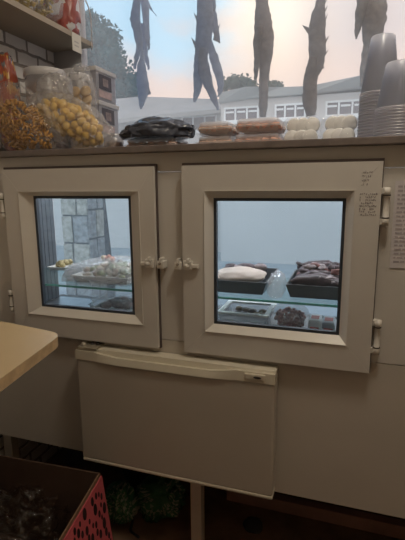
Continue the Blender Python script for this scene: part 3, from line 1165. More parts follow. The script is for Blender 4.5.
# empty-looking crinkled clear bag in front of the large tub, and the biscuit bag
c = at(54, 92, 0.145)
mb = mbt(bag(c + Vector((0, 0.003, 0.006)), (0.044, 0.022, 0.036), 15, 1.5, 3.2, None, 5, None))
obj('clear_bag', mb, film('silvery_crinkled_film', (1, 1, 1), 0.5, 0.25, (0.8, 0.8, 0.82), 0.14, 1.0, 24), label='crinkled clear plastic bag resting on the corn puff bag before the large tub', cat='bag')
c = at(83, 112, 0.225)
hb = at(83, 80, 0.225).z - WT
kb = thing('biscuit_bag', (c.x, 0.225, WT), 'clear bag of pale biscuits standing behind the corn puff bag', 'bag')
mb = mbt(bag((c.x, 0.222, WT + hb * 0.55), (0.040, 0.026, hb * 0.55), 17, 1.0, 2.6, None, 5, WT + 0.0005))
obj('film', mb, CRINKLE, kb)
mb = MB()
BISC = mat('biscuit', (0.66, 0.45, 0.22), 0.7, 0.2, 60)
bm_ = MB().lathe([(0.001, -0.0055), (0.0155, -0.0055), (0.0180, 0), (0.0155, 0.0055), (0.001, 0.0055)], (0, 0, 0), 14)
o = obj('biscuit', bm_, BISC, loc=(0, 0, 0))
bisc = o.data
bpy.data.objects.remove(o)
random.seed(31)
for r_ in range(8):
    for q in range(2):
        o = bpy.data.objects.new('biscuit', bisc)
        COL.objects.link(o)
        o.location = (c.x - 0.0185 + 0.037 * q + random.uniform(-0.002, 0.002), 0.216 + random.uniform(-0.003, 0.003), WT + 0.021 + 0.0235 * r_)
        o.rotation_euler = (1.15 + random.uniform(-0.25, 0.25), random.uniform(-0.2, 0.2), 0)
        prop(o, 'pale round biscuit inside the clear bag behind the corn puffs', 'biscuit', 'biscuits in the clear bag')

# ================================================================== GOODS ON THE WORKTOP, MIDDLE
# black bag
c = at(157, 133, 0.21)
bb = thing('black_bag', (c.x, 0.21, WT), 'shiny black plastic bag lying on the worktop left of the clear trays', 'bag')
WB = WT + 0.0365
t = bag((c.x, 0.21, WB + 0.017), (0.098, 0.075, 0.040), 23, 0.8, 1.8, None, 5, WB + 0.0005, power=1.0)
for v in t.verts:
    dx = (v.co.x - c.x) / 0.100
    v.co.z = WB + (v.co.z - WB) * (1 - 0.30 * abs(dx)) + (0.012 * max(0, dx) if v.co.z > WB + 0.01 else 0)
mb = mbt(t)
obj('bag_body', mb, BLACKFILM, bb)
mb = MB()
q = at(186, 128, 0.19)
mb.prism([q + Vector((-0.045, -0.01, 0.022)), q + Vector((0.012, -0.005, -0.006)), q + Vector((0.016, 0.0, -0.012)), q + Vector((-0.03, -0.02, -0.028))], 0.006)
obj('bag_corner', mb, BLACKFILM, bb)
# small clear container behind left end of black bag
z0 = WT
for i, (u, yy, lab) in enumerate(((114, 0.20, 'small clear container of pale sweets between the box stack and the black bag'),)):
    c = at(u, 140, yy)
    t = thing('sweet_container', (c.x, yy, WT), lab, 'container')
    mb = MB().lathe([(0.001, 0.0), (0.026, 0.0), (0.031, 0.045), (0.029, 0.046)], (c.x, yy, WT), 24)
    obj('body', mb, CLEAR, t)
    mb = MB().lathe([(0.0325, 0.044), (0.033, 0.052), (0.030, 0.055), (0.001, 0.055)], (c.x, yy, WT), 24)
    obj('lid', mb, CLEAR, t)
    mb = MB().lathe([(0.001, 0.003), (0.023, 0.003), (0.026, 0.03), (0.001, 0.036)], (c.x, yy, WT), 20)
    obj('filling', mb, mat('pinkish_sweets', (0.55, 0.40, 0.34), 0.7, 0.35, 120), t, kind='stuff')

REDSN = mat('red_brown_snack', (0.70, 0.50, 0.42), 0.6, 0.35, 70, 0.3)


def clamshell(x0, x1, y0, y1, z, h, seed, label, group, m_):
    t = thing('clear_tray', ((x0 + x1) / 2, (y0 + y1) / 2, z), label, 'food tray', group)
    cx_, cy_ = (x0 + x1) / 2, (y0 + y1) / 2
    mb = MB()
    mb.box((x0 + 0.006, y0 + 0.006, z), (x1 - 0.006, y1 - 0.006, z + h * 0.50), 0.006)
    mb.box((x0, y0, z + h * 0.46), (x1, y1, z + h * 0.54), 0.001)
    obj('tray', mb, CLEAR, t)
    mb = MB().box((x0 + 0.005, y0 + 0.005, z + h * 0.54), (x1 - 0.005, y1 - 0.005, z + h), 0.010)
    obj('lid', mb, CLEAR, t)
    random.seed(seed)
    mb = MB()
    nx = 5
    for k in range(nx):
        for j in range(3):
            px_ = x0 + 0.018 + (x1 - x0 - 0.036) * k / (nx - 1)
            py_ = y0 + 0.020 + (y1 - y0 - 0.04) * j / 2
            mb.blob((px_, py_, z + h * 0.46), (0.017, 0.016, h * 0.34), 2, 0.25, 2.0, seed + k * 3 + j)
    obj('filling', mb, m_, t, kind='stuff')


hA = (at(214, 120.5, 0.16).z - WT) / 2
xA0, xA1 = at(196, 135, 0.17).x, at(231.5, 135, 0.17).x
xB0, xB1 = at(233, 135, 0.17).x, at(281, 135, 0.17).x
clamshell(xA0, xA1, 0.165, 0.29, WT, hA - 0.001, 41, 'clear tray of brown snacks under another, next to the black bag', 'clear trays on the worktop', REDSN)
clamshell(xA0 + 0.002, xA1 - 0.002, 0.165, 0.29, WT + hA, hA, 42, 'clear tray of brown snacks on top of the pair next to the black bag', 'clear trays on the worktop', REDSN)
hB = (at(256, 117, 0.16).z - WT) / 2
RED2 = mat('rusty_snack', (0.72, 0.44, 0.36), 0.6, 0.4, 50, 0.3)
clamshell(xB0, xB1, 0.165, 0.29, WT, hB - 0.001, 43, 'clear tray of rusty-red snacks under another, beside the white biscuits', 'clear trays on the worktop', RED2)
clamshell(xB0 + 0.003, xB1 - 0.002, 0.165, 0.29, WT + hB, hB, 44, 'clear tray of rusty-red snacks on top of the pair beside the white biscuits', 'clear trays on the worktop', RED2)

clamshell(at(131, 140, 0.2).x, at(181, 140, 0.2).x, 0.155, 0.285, WT, 0.0355, 45, 'shallow clear tray of brown snacks underneath the black plastic bag', 'clear trays on the worktop', REDSN)

# packs of round white biscuits
disc = MB().lathe([(0.001, -0.006), (0.0165, -0.006), (0.0195, -0.002), (0.0195, 0.003), (0.016, 0.006), (0.001, 0.006)], (0, 0, 0), 18)
o = obj('white_biscuit', disc, mat('white_biscuit_icing', (0.88, 0.88, 0.88), 0.6, 0.05, 30), loc=(0, 0, 0))
dm = o.data
bpy.data.objects.remove(o)
random.seed(51)
for (u0, u1, vt, who) in ((283, 320, 117, 'left'), (321, 357.5, 117, 'right')):
    x0, x1 = at(u0, 130, 0.19).x, at(u1, 130, 0.19).x
    ht = at(300, vt, 0.16).z - WT
    lab = 'clear pack of round white biscuits beside the rusty-red trays' if who == 'left' else 'clear pack of round white biscuits nearest the cup stacks'
    t = thing('biscuit_pack', ((x0 + x1) / 2, 0.20, WT), lab, 'pack', 'packs of white biscuits')
    mb = mbt(bag(((x0 + x1) / 2, 0.205, WT + ht / 2), ((x1 - x0) / 2, 0.045, ht / 2 + 0.002), 60 + u0, 0.35, 2.4, None, 5, WT + 0.0005, power=0.5))
    obj('film', mb, film('pack_film', (1, 1, 1), 0.84, 0.08, (0.9, 0.88, 0.86), 0.15, 0.8, 34), t)
    mb = MB().box((x0 + 0.012, 0.196, WT + ht - 0.008), (x1 - 0.016, 0.222, WT + ht - 0.006), 0.001)
    obj('label_card', mb, mat('pack_label', (0.72, 0.66, 0.66), 0.7, 0.3, 60), t)
    n = 3
    for k in range(n):
        for lvl in range(2):
            o = bpy.data.objects.new('white_biscuit', dm)
            COL.objects.link(o)
            o.location = (x0 + 0.024 + (x1 - x0 - 0.048) * k / (n - 1) + 0.004 * lvl, 0.185 + 0.012 * lvl, WT + 0.0215 + 0.031 * lvl)
            o.rotation_euler = (math.pi / 2 + random.uniform(-0.3, 0.3), random.uniform(-0.2, 0.2), random.uniform(-0.3, 0.3))
            prop(o, 'round white biscuit in the clear pack ' + ('beside the rusty-red trays' if who == 'left' else 'nearest the cup stacks'), 'biscuit', 'white biscuits in the pack ' + ('beside the trays' if who == 'left' else 'by the cups'))

# ------------------------------------------------------------------ cups, mouth down, nested
ORD = ['topmost', 'second', 'third', 'fourth', 'fifth', 'sixth', 'seventh', 'eighth', 'ninth', 'tenth', 'eleventh', 'twelfth', 'thirteenth', 'fourteenth', 'fifteenth', 'sixteenth', 'seventeenth']


def cup_stack(cx_, cy_, r0, r1, h, pitch, n, which, group):
    first = None
    for k in range(n):
        z = WT + pitch * k
        idx = n - 1 - k
        pos = ORD[idx] if idx == 0 else (ORD[idx] + ' from top')
        if k == 0:
            pos = 'bottom one on the worktop'
        label = 'upturned frosted cup in %s, %s' % (which, pos)
        if first is None:
            t = thing('plastic_cup', (cx_, cy_, z), label, 'cup', group)
            mb = MB().lathe([(r0 * 0.97, 0.004), (r1 + (r0 - r1) * 0.3, h * 0.66), (r1, h - 0.003), (r1 - 0.002, h), (r1 - 0.006, h), (r1 - 0.007, h - 0.004), (0.001, h - 0.004)], (cx_, cy_, z), 28)
            obj('cup_wall', mb, CUP, t)
            mb = MB()
            prof = [(r0 - 0.001 + 0.0022 * math.cos(a), 0.0028 + 0.0026 * math.sin(a)) for a in [i * math.pi / 4 for i in range(9)]]
            mb.lathe(prof, (cx_, cy_, z), 28)
            obj('rim', mb, CUPRIM, t)
            first = t
        else:
            t = copy_tree(first)
            t.location = (cx_, cy_, z)
            t['label'] = label


s1 = at(357, 138, 0.145)
cup_stack(s1.x + 0.0445, 0.150, 0.0440, 0.0265, 0.128, 0.0066, 17, 'the tall stack by the biscuit packs', 'cups in the tall stack')
s2 = at(373, 138, 0.055)
cup_stack(s2.x + 0.0475, 0.055, 0.0470, 0.0310, 0.096, 0.0062, 10, 'the short stack at the right edge', 'cups in the short stack')

# ================================================================== DRIED FISH hung outside the pane
FYB = 0.545
FISHM = [translucent('dried_fish_blue', (0.34, 0.47, 0.66), 0.62, 0.6, 0.6, 55), translucent('dried_fish_grey', (0.38, 0.46, 0.60), 0.62, 0.6, 0.6, 55), translucent('dried_fish_brown', (0.42, 0.38, 0.37), 0.58, 0.6, 0.6, 55)]  # blue and grey fish carry bluish sky light in their colour
FIN = [translucent('fish_fin_blue', (0.30, 0.39, 0.52), 0.55, 0.6, 0.3, 40), translucent('fish_fin_grey', (0.31, 0.35, 0.42), 0.55, 0.6, 0.3, 40), translucent('fish_fin_brown', (0.36, 0.32, 0.31), 0.55, 0.6, 0.3, 40)]
PXM = (at(201, 60, FYB) - at(200, 60, FYB)).length


def fish(spine, dy, mi, label, fins=(), twine=None, seed=0):
    y = FYB + dy
    pts, rs = [], []
    n = len(spine)
    for i in range(n - 1):
        p_1 = spine[max(i - 1, 0)]
        p0_, p1_ = spine[i], spine[i + 1]
        p2_ = spine[min(i + 2, n - 1)]
        for k in range(5):
            t = k / 5
            q = []
            for j in range(3):
                a, b, c_, d_ = p_1[j], p0_[j], p1_[j], p2_[j]
                q.append(0.5 * ((2 * b) + (c_ - a) * t + (2 * a - 5 * b + 4 * c_ - d_) * t * t + (3 * b - a - 3 * c_ + d_) * t ** 3))
            pts.append(at(q[0], q[1], y))
            rs.append(max(0.3, q[2] + 0.9 * noise.noise(Vector((q[1] * 0.22, seed * 3.3, q[0] * 0.05)))) * PXM)
    pts.append(at(spine[-1][0], spine[-1][1], y))
    rs.append(max(0.3, spine[-1][2]) * PXM)
    base = pts[-1]
    root = thing('dried_fish', base, label, 'fish', 'dried fish hanging in the window')
    mb = MB()
    mb.tube(pts, rs, 14, 0, 0.42)
    for v in mb.bm.verts:
        v.co.y += 0.006 * noise.noise(Vector((v.co.x * 60, seed, v.co.z * 45)))
        v.co.x += 0.0022 * noise.noise(Vector((v.co.z * 110, seed * 2.0, v.co.y * 80)))
    obj('body', mb, FISHM[mi], root)
    for (a, b, c_) in fins:
        mb = MB().prism([at(a[0], a[1], y - 0.001), at(b[0], b[1], y - 0.001), at(c_[0], c_[1], y - 0.001)], 0.002)
        obj('fin', mb, FIN[mi], root)
    if twine:
        p = at(spine[0][0], spine[0][1], y)
        mb = MB().tube([p + Vector((0, 0, -0.01)), Vector((p.x, FYB, 1.955))], 0.0015, 5)
        obj('twine', mb, mat('twine_fibre', (0.4, 0.33, 0.22), 0.9), root)


B1 = 'in the leftmost bundle'
fish([(140, -14, 3), (136.5, 4, 4.6), (135.3, 18, 5.2), (138, 34, 4.8), (139.5, 46, 4), (136.5, 58, 2.6), (134.5, 69, 1.0)], 0.0, 0, 'slim dried fish ' + B1 + ', the left one of its upper pair',
     [((131.5, 14), (129.5, 19), (132, 25)), ((136, 54), (133, 66), (137, 62))], True, 1)
fish([(143, -14, 3), (145, 6, 3.8), (146.2, 22, 3.6), (147.2, 36, 3.0), (148.5, 44, 2.0), (149, 50, 0.8)], 0.014, 0, 'slim dried fish ' + B1 + ', the right one of its upper pair',
     [((147, 38), (150.5, 44), (148, 47))], True, 2)
fish([(142, 24, 3.5), (142.5, 40, 4.2), (145, 54, 3.4), (148, 64, 1.8), (149, 70, 0.8)], 0.030, 0, 'short dried fish ' + B1 + ', behind the middle of the upper pair', (), None, 3)
fish([(143, 50, 1.5), (141.5, 62, 3.6), (142, 76, 5.8), (143.2, 90, 6.2), (142, 101, 4), (140.5, 109, 1.4)], -0.012, 0, 'broad dried fish ' + B1 + ', the lowest of it',
     [((147.5, 82), (151, 94), (148, 95)), ((139, 62), (137, 72), (139, 78))], None, 4)
fish([(143, -14, 1.6), (146, -2, 1.6), (150, 7, 1.1), (156.5, 16, 0.4)], 0.045, 0, 'thin curved dried fish tail sticking out right of the leftmost bundle', (), True, 5)
B2 = 'in the second bundle from the left'
fish([(204, -14, 6), (204.5, 6, 7.8), (205, 26, 8.6), (202.5, 46, 7.4), (199.5, 66, 5.8), (197.5, 88, 4.2), (194.5, 102, 1.2)], 0.0, 1, 'long wide dried fish at the left of the second bundle from the left',
     [((198.5, 28), (193.5, 12), (198.5, 19)), ((197, 54), (191, 37), (198, 45)), ((210, 14), (216.5, 5), (210, 22))], True, 6)
fish([(210, -12, 4), (212, 12, 4.4), (214.5, 26, 3.6), (217.5, 36, 2.4), (219.5, 43, 0.8)], 0.018, 1, 'short dried fish in the second bundle from left, its pointed tail to the right',
     [((214.5, 33), (220, 23.5), (217, 36)), ((215, 30), (220.5, 43), (213, 40))], True, 7)
fish([(208, 36, 2.5), (211.5, 50, 4.0), (216.5, 66, 4.6), (220.5, 82, 3.6), (219.5, 93, 1.8), (218, 97, 0.6)], 0.032, 1, 'curved dried fish ' + B2 + ', hanging at its lower right', (), None, 8)
fish([(202.5, 48, 4.6), (203.5, 66, 5.4), (207.5, 82, 4.8), (213, 96, 3.4), (216.5, 105, 2.0), (218, 110, 0.6)], -0.014, 1, 'dried fish ' + B2 + ', the one reaching lowest over the roof', (), None, 9)
B3 = 'in the third bundle from the left'
fish([(262, -14, 5), (262, 6, 6.0), (263, 24, 8.2), (264.5, 40, 8.4), (265, 56, 6.6), (264.5, 72, 4.8), (263.5, 92, 4.4), (263.2, 108, 4.2), (263, 117, 2.2)], 0.0, 2, 'longest dried fish in the third bundle from left, swollen in its middle', [((269, 20), (272.5, 34), (271, 42))], True, 10)
fish([(259, 26, 3.5), (257, 42, 3.4), (257, 56, 2.6), (256.5, 68, 2.4), (255.5, 80, 0.9)], -0.014, 2, 'short thin dried fish at the left side of the third bundle from left', (), None, 11)
B4 = 'in the fourth bundle from the left'
fish([(323, -14, 1.5), (320.5, 2, 3.8), (318, 18, 6.4), (317, 36, 7.4), (317.2, 52, 7.2), (316.5, 64, 6.4), (314, 74, 4.5), (312, 80, 2)], 0.0, 2, 'spiny dried fish with jagged fins ' + B4,
     [((311.5, 39), (302, 25), (313, 29)), ((320, 8), (327.5, -2), (321, 14)), ((321, 15), (328, 5), (322, 20)), ((322, 24), (328, 13), (323, 30)), ((322, 44), (329.5, 35), (323, 49)), ((322, 56), (329, 49), (322, 61)), ((320, 60), (324.5, 68), (318, 71))], True, 12)
fish([(314, 56, 3.5), (311.5, 72, 5.6), (309.8, 88, 6.2), (310, 104, 5.8), (311, 116, 4.2)], -0.016, 2, 'smooth dried fish in the fourth bundle from left, ending at the biscuit packs', [((305, 80), (303.5, 88), (305, 96))], None, 13)
B5 = 'in the rightmost bundle'
fish([(374, -14, 9), (374, 8, 10), (373.5, 26, 9.2), (371, 42, 6.6), (367, 58, 4.6), (363.5, 74, 3.4), (361, 87, 1.4)], 0.0, 2, 'wide dried fish ' + B5 + ', partly behind the tall cup stack', (), True, 14)
fish([(365, -14, 4.5), (362, 4, 4.6), (359.5, 18, 3.8), (357.5, 30, 2.4), (356.5, 39, 0.8)], -0.016, 2, 'short dried fish ' + B5 + ', its tip pointing down at the left', (), True, 15)
mb = MB().tube([(XL, FYB, 1.955), (XR, FYB, 1.955)], 0.008, 10)
mb.box((XL, YF + 0.02, 1.945), (XL + 0.02, FYB, 1.965))
mb.box((XR - 0.02, YF + 0.02, 1.945), (XR, FYB, 1.965))
obj('hanging_rail', mb, STEEL, label='steel rail above the window from which the dried fish hang', cat='rail')

# ================================================================== FOOD INSIDE THE CASE
ZS = SZ + 0.0006
ZB = CB + 0.0006
FOAM = mat('white_foam', (0.80, 0.80, 0.78), 0.6, 0.04, 20)
DTRAY = mat('dark_tray', (0.045, 0.055, 0.065), 0.35, 0.2, 20)


def open_tray(x0, x1, y0, y1, z, h, m_, parent, name='tray', th=0.004, flare=0.012):
    mb = MB()
    O0 = [(x0 + flare, y0 + flare), (x1 - flare, y0 + flare), (x1 - flare, y1 - flare), (x0 + flare, y1 - flare)]
    O1 = [(x0, y0), (x1, y0), (x1, y1), (x0, y1)]
    I1 = [(x0 + th, y0 + th), (x1 - th, y0 + th), (x1 - th, y1 - th), (x0 + th, y1 - th)]
    I0 = [(x0 + flare + th, y0 + flare + th), (x1 - flare - th, y0 + flare + th), (x1 - flare - th, y1 - flare - th), (x0 + flare + th, y1 - flare - th)]
    R = [[mb.bm.verts.new((p[0], p[1], zz)) for p in ring] for ring, zz in ((O0, z), (O1, z + h), (I1, z + h), (I0, z + th))]
    for a in range(3):
        for k in range(4):
            mb.bm.faces.new((R[a][k], R[a][(k + 1) % 4], R[a + 1][(k + 1) % 4], R[a + 1][k]))
    mb.bm.faces.new(R[0][::-1])
    mb.bm.faces.new(R[3])
    return obj(name, mb, m_, parent)


# left window, on the glass shelf: film-wrapped tray of salad rolls
x0, x1 = at(86, 275, 0.2).x, at(140, 275, 0.2).x
wt = thing('wrapped_tray', ((x0 + x1) / 2, 0.2, ZS), 'film-wrapped tray of food on the glass shelf behind the left door', 'food tray')
open_tray(x0, x1, 0.12, 0.33, ZS, 0.022, FOAM, wt)
random.seed(61)
mb = MB()
for k in range(70):
    mb.blob((random.uniform(x0 + 0.025, x1 - 0.025), random.uniform(0.145, 0.305), ZS + random.uniform(0.018, 0.040)), (random.uniform(0.008, 0.015), random.uniform(0.008, 0.015), 0.009), 2, 0.3, 2, k, k % 3)
obj('filling', mb, [mat('green_food', (0.24, 0.30, 0.14), 0.6, 0.4, 40), mat('brown_food', (0.34, 0.26, 0.18), 0.6, 0.4, 40), mat('cream_food', (0.55, 0.50, 0.38), 0.6, 0.2, 40)], wt, kind='stuff')
mb = mbt(bag(((x0 + x1) / 2, 0.225, ZS + 0.024), ((x1 - x0) / 2 + 0.008, 0.108, 0.026), 71, 1.5, 3.0, None, 5, ZS + 0.0004, power=0.6))
obj('film', mb, WRAP, wt)
# a small garnish tuft on top
q = at(108, 259, 0.26)
mb = MB()
for k in range(7):
    mb.blob((q.x + random.uniform(-0.022, 0.022), 0.26 + random.uniform(-0.01, 0.01), ZS + 0.052 + random.uniform(0, 0.007)), 0.009, 2, 0.3, 2, k, k % 2)
obj('garnish', mb, [mat('pink_food', (0.55, 0.28, 0.22), 0.6, 0.3, 40), mat('cream_food', (0.55, 0.50, 0.38), 0.6, 0.2, 40)], wt, kind='stuff')
# wrapped flat sheet to the left of it
x0b, x1b = at(73, 282, 0.17).x, x0 - 0.010
c = Vector(((x0b + x1b) / 2, 0.18, ZS + 0.010))
mb = mbt(bag((c.x, 0.21, ZS + 0.012), ((x1b - x0b) / 2, 0.085, 0.016), 75, 1.4, 3.0, None, 4, ZS + 0.0004, power=0.7))
obj('film_packet', mb, WRAP, label='flat crumpled film packet left of the wrapped tray on the left shelf', cat='packet')
# little pile at the back left
pl = thing('snack_pile', (at(64, 270, 0.3).x, 0.3, ZS), 'small foam plate of yellowish titbits at the back left of the shelf', 'plate')
qx = at(63, 270, 0.3).x
open_tray(qx - 0.04, qx + 0.035, 0.265, 0.345, ZS, 0.012, FOAM, pl, 'plate', 0.003, 0.008)
mb = MB()
random.seed(66)
for k in range(12):
    mb.blob((qx + random.uniform(-0.022, 0.018), 0.305 + random.uniform(-0.02, 0.02), ZS + 0.012 + random.uniform(0, 0.012)), 0.010, 2, 0.3, 2, k)
obj('titbits', mb, mat('yellow_food', (0.52, 0.42, 0.20), 0.6, 0.3, 40), pl, kind='stuff')
# case floor, left: wrapped package
x0, x1 = at(104, 305, 0.27).x, at(142, 305, 0.27).x
lp = thing('wrapped_tray', ((x0 + x1) / 2, 0.27, ZB), 'film-wrapped tray of pinkish food on the case floor under the left shelf', 'food tray')
open_tray(x0, x1, 0.19, 0.345, ZB, 0.028, FOAM, lp)
mb = MB()
for k in range(14):
    mb.blob((random.uniform(x0 + 0.03, x1 - 0.03), random.uniform(0.22, 0.32), ZB + 0.026), (0.02, 0.018, 0.014), 2, 0.3, 2, k)
obj('filling', mb, mat('pink_brown_food', (0.34, 0.22, 0.20), 0.6, 0.3, 40), lp, kind='stuff')
mb = mbt(bag(((x0 + x1) / 2, 0.268, ZB + 0.028), ((x1 - x0) / 2 + 0.006, 0.085, 0.030), 78, 1.0, 2.6, None, 5, ZB + 0.0004, power=0.6))
obj('film', mb, WRAP, lp)

# right window: fillet in a dark tray
x0, x1 = at(208, 292, 0.13).x, at(267, 292, 0.13).x
tr1 = thing('food_tray', ((x0 + x1) / 2, 0.2, ZS), 'dark tray holding a pale smooth fillet at the left behind the right door', 'food tray')
open_tray(x0, x1, 0.115, 0.33, ZS, 0.036, DTRAY, tr1)
mb = MB()
c = Vector(((x0 + x1) / 2 - 0.006, 0.20, ZS + 0.036))
mb.blob(c, (0.074, 0.066, 0.022), 4, 0.10, 1.3, 3)
obj('fillet', mb, mat('pale_fillet', (0.62, 0.52, 0.44), 0.5, 0.1, 20), tr1)
mb = MB()
random.seed(71)
DARKM = [mat('dark_meat', (0.075, 0.045, 0.05), 0.4, 0.5, 40, 0.4), mat('purple_meat', (0.13, 0.085, 0.095), 0.4, 0.4, 40, 0.4), mat('fat_white', (0.40, 0.33, 0.33), 0.5, 0.4, 60), mat('red_meat', (0.25, 0.10, 0.09), 0.4, 0.4, 40, 0.3)]
for k in range(12):
    mb.blob((x0 + 0.022 + 0.1 * random.random(), 0.285 + random.uniform(-0.012, 0.015), ZS + 0.034 + random.uniform(0.004, 0.016)), (0.020, 0.013, 0.010), 2, 0.35, 2, k, random.choice((0, 0, 1, 2)))
obj('dried_pieces', mb, DARKM, tr1, kind='stuff')
# dark dried fish in the right-hand tray
x0r, x1r = at(286, 292, 0.13).x, at(350, 292, 0.13).x
tr2 = thing('food_tray', ((x0r + x1r) / 2, 0.2, ZS), 'dark tray of dark dried meat strips at the right behind the right door', 'food tray')
open_tray(x0r, x1r, 0.115, 0.33, ZS, 0.036, DTRAY, tr2)
for k in range(10):
    mb = MB()
    y = 0.148 + 0.017 * k
    xx0 = x0r + random.uniform(0.008, 0.022)
    xx1 = x1r - random.uniform(0.010, 0.03)
    pts, rr = [], []
    for j in range(9):
        t = j / 8
        pts.append((xx0 + (xx1 - xx0) * t, y + 0.005 * math.sin(t * 5 + k), ZS + 0.034 + 0.0016 * k + 0.010 * math.sin(math.pi * t) + 0.006 * noise.noise(Vector((t * 4, k, 0)))))
        rr.append((0.004 + 0.011 * math.sin(math.pi * min(1, t * 0.9 + 0.08))) * (1 + 0.3 * noise.noise(Vector((t * 6, k * 2, 3)))))
    mb.tube(pts, rr, 10, 0)
    mi = (0, 1, 0, 0, 3, 1, 0, 1, 0, 0)[k]
    obj('meat_strip', mb, DARKM[mi], tr2)
mb = MB()
for k in range(9):
    mb.blob((random.uniform(x0r + 0.02, x1r - 0.02), random.uniform(0.13, 0.2), ZS + 0.040 + random.uniform(0, 0.014)), (random.uniform(0.008, 0.018), 0.008, 0.004), 2, 0.6, 2.5, k, 2, RZ(random.uniform(-1, 1)))
obj('fat_pieces', mb, DARKM, tr2, kind='stuff')
mb = MB()
for k in range(16):
    mb.blob((random.uniform(x0r + 0.02, x1r - 0.02), random.uniform(0.19, 0.31), ZS + 0.058 + random.uniform(-0.004, 0.014)), (random.uniform(0.008, 0.02), 0.010, random.uniform(0.005, 0.010)), 2, 0.5, 2, k, random.choice((0, 1, 1, 2, 3)), RY(random.uniform(-0.5, 0.5)))
obj('dried_pieces', mb, DARKM, tr2, kind='stuff')
# clear bag slumped between the two trays
xm = (x1 + x0r) / 2
mb = mbt(bag((xm, 0.135, ZS + 0.028), (0.0185, 0.044, 0.030), 81, 1.2, 2.6, None, 4, ZS + 0.0004))
obj('clear_bag', mb, WRAP, label='small clear bag slumped between the two dark trays', cat='bag')
# case floor, right: clear lidded box
x0, x1 = at(221, 312, 0.24).x, at(270, 312, 0.24).x
lb_ = thing('lidded_container', ((x0 + x1) / 2, 0.26, ZB), 'clear lidded container of brownish titbits on the case floor under the fillet tray', 'container')
open_tray(x0, x1, 0.205, 0.345, ZB, 0.040, CLEAR, lb_, 'tub')
mb = MB().ring((x0 - 0.003, 0.202, x1 + 0.003, 0.348), (x0 + 0.012, 0.217, x1 - 0.012, 0.333), 0, 0.006)
for v in mb.bm.verts:
    v.co = Vector((v.co.x, v.co.z, ZB + 0.041 + v.co.y))
obj('rim', mb, FOAM, lb_)
mb = MB()
for k in range(22):
    mb.blob((random.uniform(x0 + 0.025, x1 - 0.025), random.uniform(0.23, 0.32), ZB + random.uniform(0.018, 0.034)), (0.014, 0.010, 0.008), 2, 0.3, 2, k, k % 3)
obj('titbits', mb, [mat('brown_food', (0.22, 0.16, 0.11), 0.6, 0.4, 40), mat('grey_food', (0.42, 0.38, 0.35), 0.6, 0.3, 40), mat('dark_food', (0.10, 0.07, 0.06), 0.6, 0.3, 40)], lb_, kind='stuff')
cf = Vector((x0 - 0.012, 0.262, ZB + 0.018))
mb = mbt(bag(cf, (0.020, 0.060, 0.018), 84, 1.8, 3.6, None, 4, ZB + 0.0004))
obj('film_packet', mb, WRAP, label='crumpled white film packet left of the lidded container on the case floor', cat='packet')
# bag of red beans / berries
x0, x1 = at(272, 314, 0.23).x, at(308, 314, 0.23).x
rb = thing('berry_bag', ((x0 + x1) / 2, 0.24, ZB), 'clear bag of dark red berries on the case floor', 'bag')
cb2 = Vector(((x0 + x1) / 2, 0.24, ZB + 0.034))
mb = MB()
random.seed(81)
for k in range(230):
    v = Vector((random.gauss(0, 1), random.gauss(0, 1), random.gauss(0, 1))).normalized() * random.uniform(0.7, 1)
    mb.blob(cb2 + Vector((v.x * (x1 - x0) * 0.43, v.y * 0.045, max(-0.026, v.z * 0.030))), 0.0058, 1, 0.15, 2, k)
obj('berries', mb, mat('dark_red_berry', (0.32, 0.06, 0.05), 0.35, 0.4, 60), rb, kind='stuff')
mb = mbt(bag(cb2, ((x1 - x0) * 0.5, 0.054, 0.040), 86, 0.6, 2.4, None, 4, ZB + 0.0004))
obj('film', mb, CRINKLE, rb)
# small printed packs to the right
xq = at(309, 315, 0.24).x
SP = [mat('white_pack', (0.72, 0.72, 0.74), 0.4, 0.05, 20), mat('red_pack', (0.40, 0.07, 0.06), 0.4, 0.2, 20), mat('grey_pack', (0.36, 0.38, 0.42), 0.4, 0.2, 20)]
for k, lab in enumerate(('small white packet with a red band, beside the berry bag on the case floor', 'small white packet with a red band, in the middle of three on the case floor', 'small white packet with a red band, farthest right on the case floor')):
    xx = xq + 0.038 * k
    t = thing('small_packet', (xx + 0.017, 0.25, ZB), lab, 'packet', 'small packets on the case floor')
    mb = MB().box((xx, 0.215, ZB), (xx + 0.035, 0.285, ZB + 0.042 - 0.003 * k), 0.007)
    obj('packet_body', mb, SP[0] if k != 1 else SP[2], t)
    mb = MB().box((xx + 0.005, 0.2140, ZB + 0.012), (xx + 0.030, 0.2152, ZB + 0.022))
    mb.box((xx + 0.006, 0.23, ZB + 0.042 - 0.003 * k), (xx + 0.029, 0.262, ZB + 0.0425 - 0.003 * k))
    obj('red_band', mb, SP[1], t)

# ================================================================== UNDER THE CASE
# dotted cardboard box at the lower left
BZ = 0.275
cr = onz(100, 473, BZ)
cl = onz(0, 455, BZ)
cn = onz(60, 540, BZ)
dn = (cn - cr)
near_r = cr + dn * 1.35
dl = (cl - cr)
back_l = cr + dl * (0.44 / dl.length)
near_l = near_r + (back_l - cr)
bt_ = thing('cardboard_box', ((cr + near_l) / 2).xy.to_3d(), 'open cardboard box with a red side dotted black on the floor at lower left', 'box')
up_ = Vector((0, 0, 1))


def wall_between(a, b, th, mats_, name, inset=0.0):
    a = Vector((a.x, a.y, 0.0005))
    b = Vector((b.x, b.y, 0.0005))
    d = (b - a).normalized()
    nrm = d.cross(up_)
    mb = MB()
    mb.prism([a, b, b + up_ * BZ, a + up_ * BZ], th, nrm)
    return obj(name, mb, mats_, bt_)


